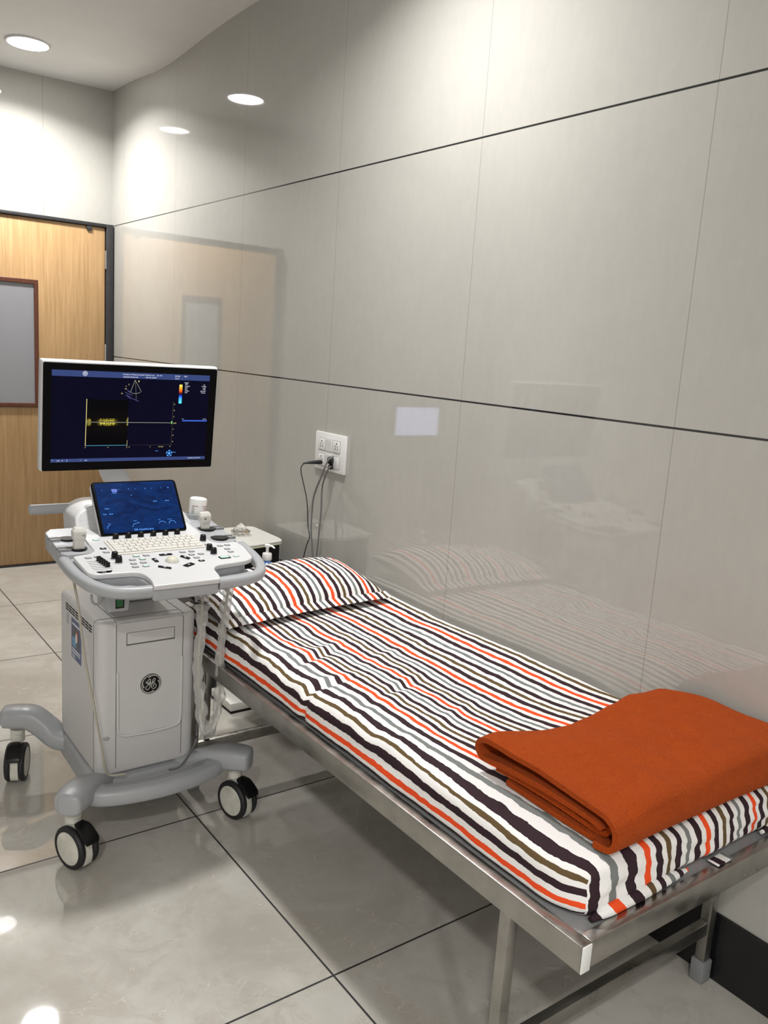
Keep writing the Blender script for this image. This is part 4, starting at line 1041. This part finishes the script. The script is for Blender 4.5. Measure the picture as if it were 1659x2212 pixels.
# stands on the far end rail's shelf of the couch
sx, sy = 1.446, 2.640; zb = .5
Mb = Matrix.Translation((sx, sy, 0))
o = obj('bottle_body', G().lathe([(0, .006), (.030, .006), (.036, .012), (.037, .05), (.0365, .150), (.031, .170), (.020, .186), (.015, .190), (.015, .196)], Matrix.Translation((sx, sy, .495)), 36), M_BLUEG, sb)
obj('bottle_label', G().lathe([(.0374, .165 - .08), (.0376, .155)], Matrix.Translation((sx, sy, .495)) @ Matrix.Diagonal((1, 1, 1, 1)), 36), M_LWHITE, sb)
obj('pump_collar', G().lathe([(.0165, .197), (.0175, .199), (.0175, .218), (.016, .222), (.008, .223)], Matrix.Translation((sx, sy, .495)), 24), M_LWHITE, sb)
g = G().lathe([(.0055, .223), (.0055, .243), (.010, .245), (.011, .253), (.007, .256), (0, .256)], Matrix.Translation((sx, sy, .495)), 20)
g.sweep([(sx, sy, .745), (sx + .010, sy - .014, .746), (sx + .017, sy - .025, .739)], [.013, .010, .007], [.010, .008, .006], 10)
obj('pump_head', g, M_LWHITE, sb)
shf = obj('head_shelf', G().box((1.36, 2.589, .486), (1.53, 2.69, .4945), .002), M_STEEL, bed)

# coil of black lead on the table base
o = obj('cable_coil', G().sweep([(1.545 + (.050 + .004 * math.sin(k * 1.9)) * math.cos(k * .42), 2.945 + .042 * math.sin(k * .42), .052 + .0009 * k + .003 * math.sin(k * 2.3)) for k in range(76)], .007, .007, 8, smooth=2), M_CBLK, None, 60, (1.545, 2.945, .046))
tag(o, 'coil of black cable lying on the side table base under the couch', 'cable')

# ------------------------------------------------------------------ wall socket board and leads
sw = thing('socket_board', 'white wall switchboard with sockets and switches above the pillow', 'electrical socket', (XR, 2.80, 1.06))
MWp = frame3((XR, 0, 0), (0, -1, 0), (0, 0, 1), (-1, 0, 0))      # local x = -y, local y = z, local z = out from the wall
def WB(g, ya, yb, za, zb, d0, d1, bev=.001): return g.box((-ya, za, d0), (-yb, zb, d1), bev, M=MWp)
plate = obj('face_plate', WB(G(), 2.912, 2.692, .984, 1.135, .0003, .012, .003), M_SWITCH, sw)
def module(yc, zc, kind):
    w, h = .047, .047
    g = WB(G(), yc + w / 2 + .0012, yc - w / 2 - .0012, zc - h / 2 - .0012, zc + h / 2 + .0012, .0115, .0124, 0)
    m = obj('module_gap', g, M_SEAM, sw, 0)
    if kind == 'socket':
        s = obj('socket_outlet', WB(G(), yc + w / 2, yc - w / 2, zc - h / 2, zc + h / 2, .0116, .0142), M_SWITCH, sw)
        g = G()
        for dy, dz, r in ((0, .0125, .0032), (.0075, .002, .0024), (-.0075, .002, .0024), (.0075, -.008, .0026), (-.0075, -.008, .0026)):
            g.lathe([(r, 0), (r, .0005), (0, .0005)], MWp @ Matrix.Translation((-(yc + dy), zc + dz, .0142)), 14)
        obj('pin_hole', g, M_DARK, s)
    elif kind == 'switch':
        g = G().add([MWp @ Vector(p) for p in ((-yc - w / 2, zc - h / 2, .0116), (-yc + w / 2, zc - h / 2, .0116), (-yc + w / 2, zc + h / 2, .0116), (-yc - w / 2, zc + h / 2, .0116), (-yc - w / 2, zc - h / 2, .0145), (-yc + w / 2, zc - h / 2, .0145), (-yc + w / 2, zc + h / 2, .020), (-yc - w / 2, zc + h / 2, .020))],
                    [(0, 1, 2, 3), (4, 5, 6, 7), (0, 1, 5, 4), (1, 2, 6, 5), (2, 3, 7, 6), (3, 0, 4, 7)])
        obj('rocker_switch', g, M_SWITCH, sw, 0)
    else:
        s = obj('rocker_switch', WB(G(), yc + w / 2, yc - w / 2, zc - h / 2, zc + h / 2, .0116, .0150, .0015), M_SWITCH, sw)
        g = G().box((-yc - .0008, zc - .016, .0150), (-yc + .0008, zc - .009, .0153), M=MWp).lathe([(.0018, 0), (.0018, .0003), (0, .0003)], MWp @ Matrix.Translation((-yc, zc + .002, .0150)), 12)
        obj('switch_marks', g, M_BTN, s, 0)
module(2.860, 1.087, 'socket'); module(2.806, 1.087, 'switch'); module(2.751, 1.087, 'socket')
module(2.859, 1.025, 'socket'); module(2.806, 1.025, 'switch'); module(2.751, 1.025, 'marks')
def lead(label, pts, r, m, plug=None):
    t = thing('power_lead', label, 'cable', pts[0], 'leads plugged into the wall board')
    obj('lead_cable', G().sweep(pts, r, r, 10, smooth=8), m, t)
    if plug: obj('plug', plug, M_CBLK, t)
lead('thin black lead with a round plug in the lower left socket of the wall board', [(1.722, 2.868, 1.008), (1.712, 2.872, .995), (1.712, 2.872, .97), (1.722, 2.842, .88), (1.725, 2.832, .83), (1.728, 2.825, .756), (1.728, 2.810, .72), (1.728, 2.832, .674), (1.725, 2.85, .60), (1.72, 2.88, .40), (1.70, 2.90, .06)], .0042, M_CBLK,
     G().sweep([(1.792, 2.853, 1.014), (1.778, 2.853, 1.014), (1.750, 2.858, 1.013), (1.728, 2.866, 1.010), (1.716, 2.869, 1.007)], [.017, .017, .013, .008, .0065], [.017, .017, .013, .008, .0065], 14, smooth=4))
lead('upper grey lead bowing left from the wall board down behind the pillow', [(1.775, 2.738, 1.052), (1.752, 2.742, 1.035), (1.745, 2.775, .965), (1.745, 2.818, .89), (1.75, 2.836, .826), (1.75, 2.838, .75), (1.75, 2.825, .68), (1.75, 2.812, .60), (1.75, 2.81, .40), (1.745, 2.82, .06)], .0062, M_CABLE,
     G().sweep([(1.795, 2.778, 1.032), (1.782, 2.772, 1.032), (1.768, 2.752, 1.042), (1.758, 2.742, 1.040)], [.026, .026, .016, .009], [.03, .03, .018, .01], 12, 3, smooth=4))
lead('lower grey lead hanging almost straight from the wall board behind the pillow', [(1.775, 2.752, 1.012), (1.762, 2.748, 1.006), (1.760, 2.770, .965), (1.762, 2.790, .915), (1.766, 2.795, .83), (1.766, 2.803, .716), (1.764, 2.808, .60), (1.768, 2.795, .40), (1.768, 2.78, .06)], .0062, M_CABLE,
     G().sweep([(1.795, 2.778, 1.006), (1.784, 2.772, 1.006), (1.768, 2.754, 1.009)], [.02, .02, .009], [.02, .02, .009], 12, 3, smooth=4))

# lit screen on the back wall beyond the left edge of the photo (mirrored in the tiles)
dm = thing('wall_display', 'small lit screen on the back wall, seen as a pale square mirrored in the tiles', 'display', (-.705, YB, .925))
obj('display_case', G().box((-.945, YB - .035, .79), (-.465, YB - .001, 1.06), .004), M_BLACK, dm)
obj('display_screen', G().box((-.925, YB - .0365, .81), (-.485, YB - .0351, 1.04)), M_PAPER, dm, 0)

# ------------------------------------------------------------------ camera
H = 1.462693; ya, pi_, ro = .6396577, .1871797, .0661563
ca, sa, cb_, sb_ = math.cos(ya), math.sin(ya), math.cos(pi_), math.sin(pi_)
fwd = Vector((sa * cb_, ca * cb_, -sb_)); right = Vector((ca, -sa, 0)); up = right.cross(fwd)
r2 = right * math.cos(ro) + up * math.sin(ro); u2 = -right * math.sin(ro) + up * math.cos(ro)
cam = bpy.data.cameras.new('camera'); co = bpy.data.objects.new('camera', cam); COL.objects.link(co)
co.matrix_world = frame3((0, 0, H), r2, u2, -fwd)
cam.sensor_fit = 'VERTICAL'; cam.sensor_height = 36; cam.sensor_width = 27; cam.lens = 36 * 1814.3176 / 2212
cam.clip_start = .02; cam.clip_end = 50
SC.camera = co
SC.view_settings.exposure = 0.22
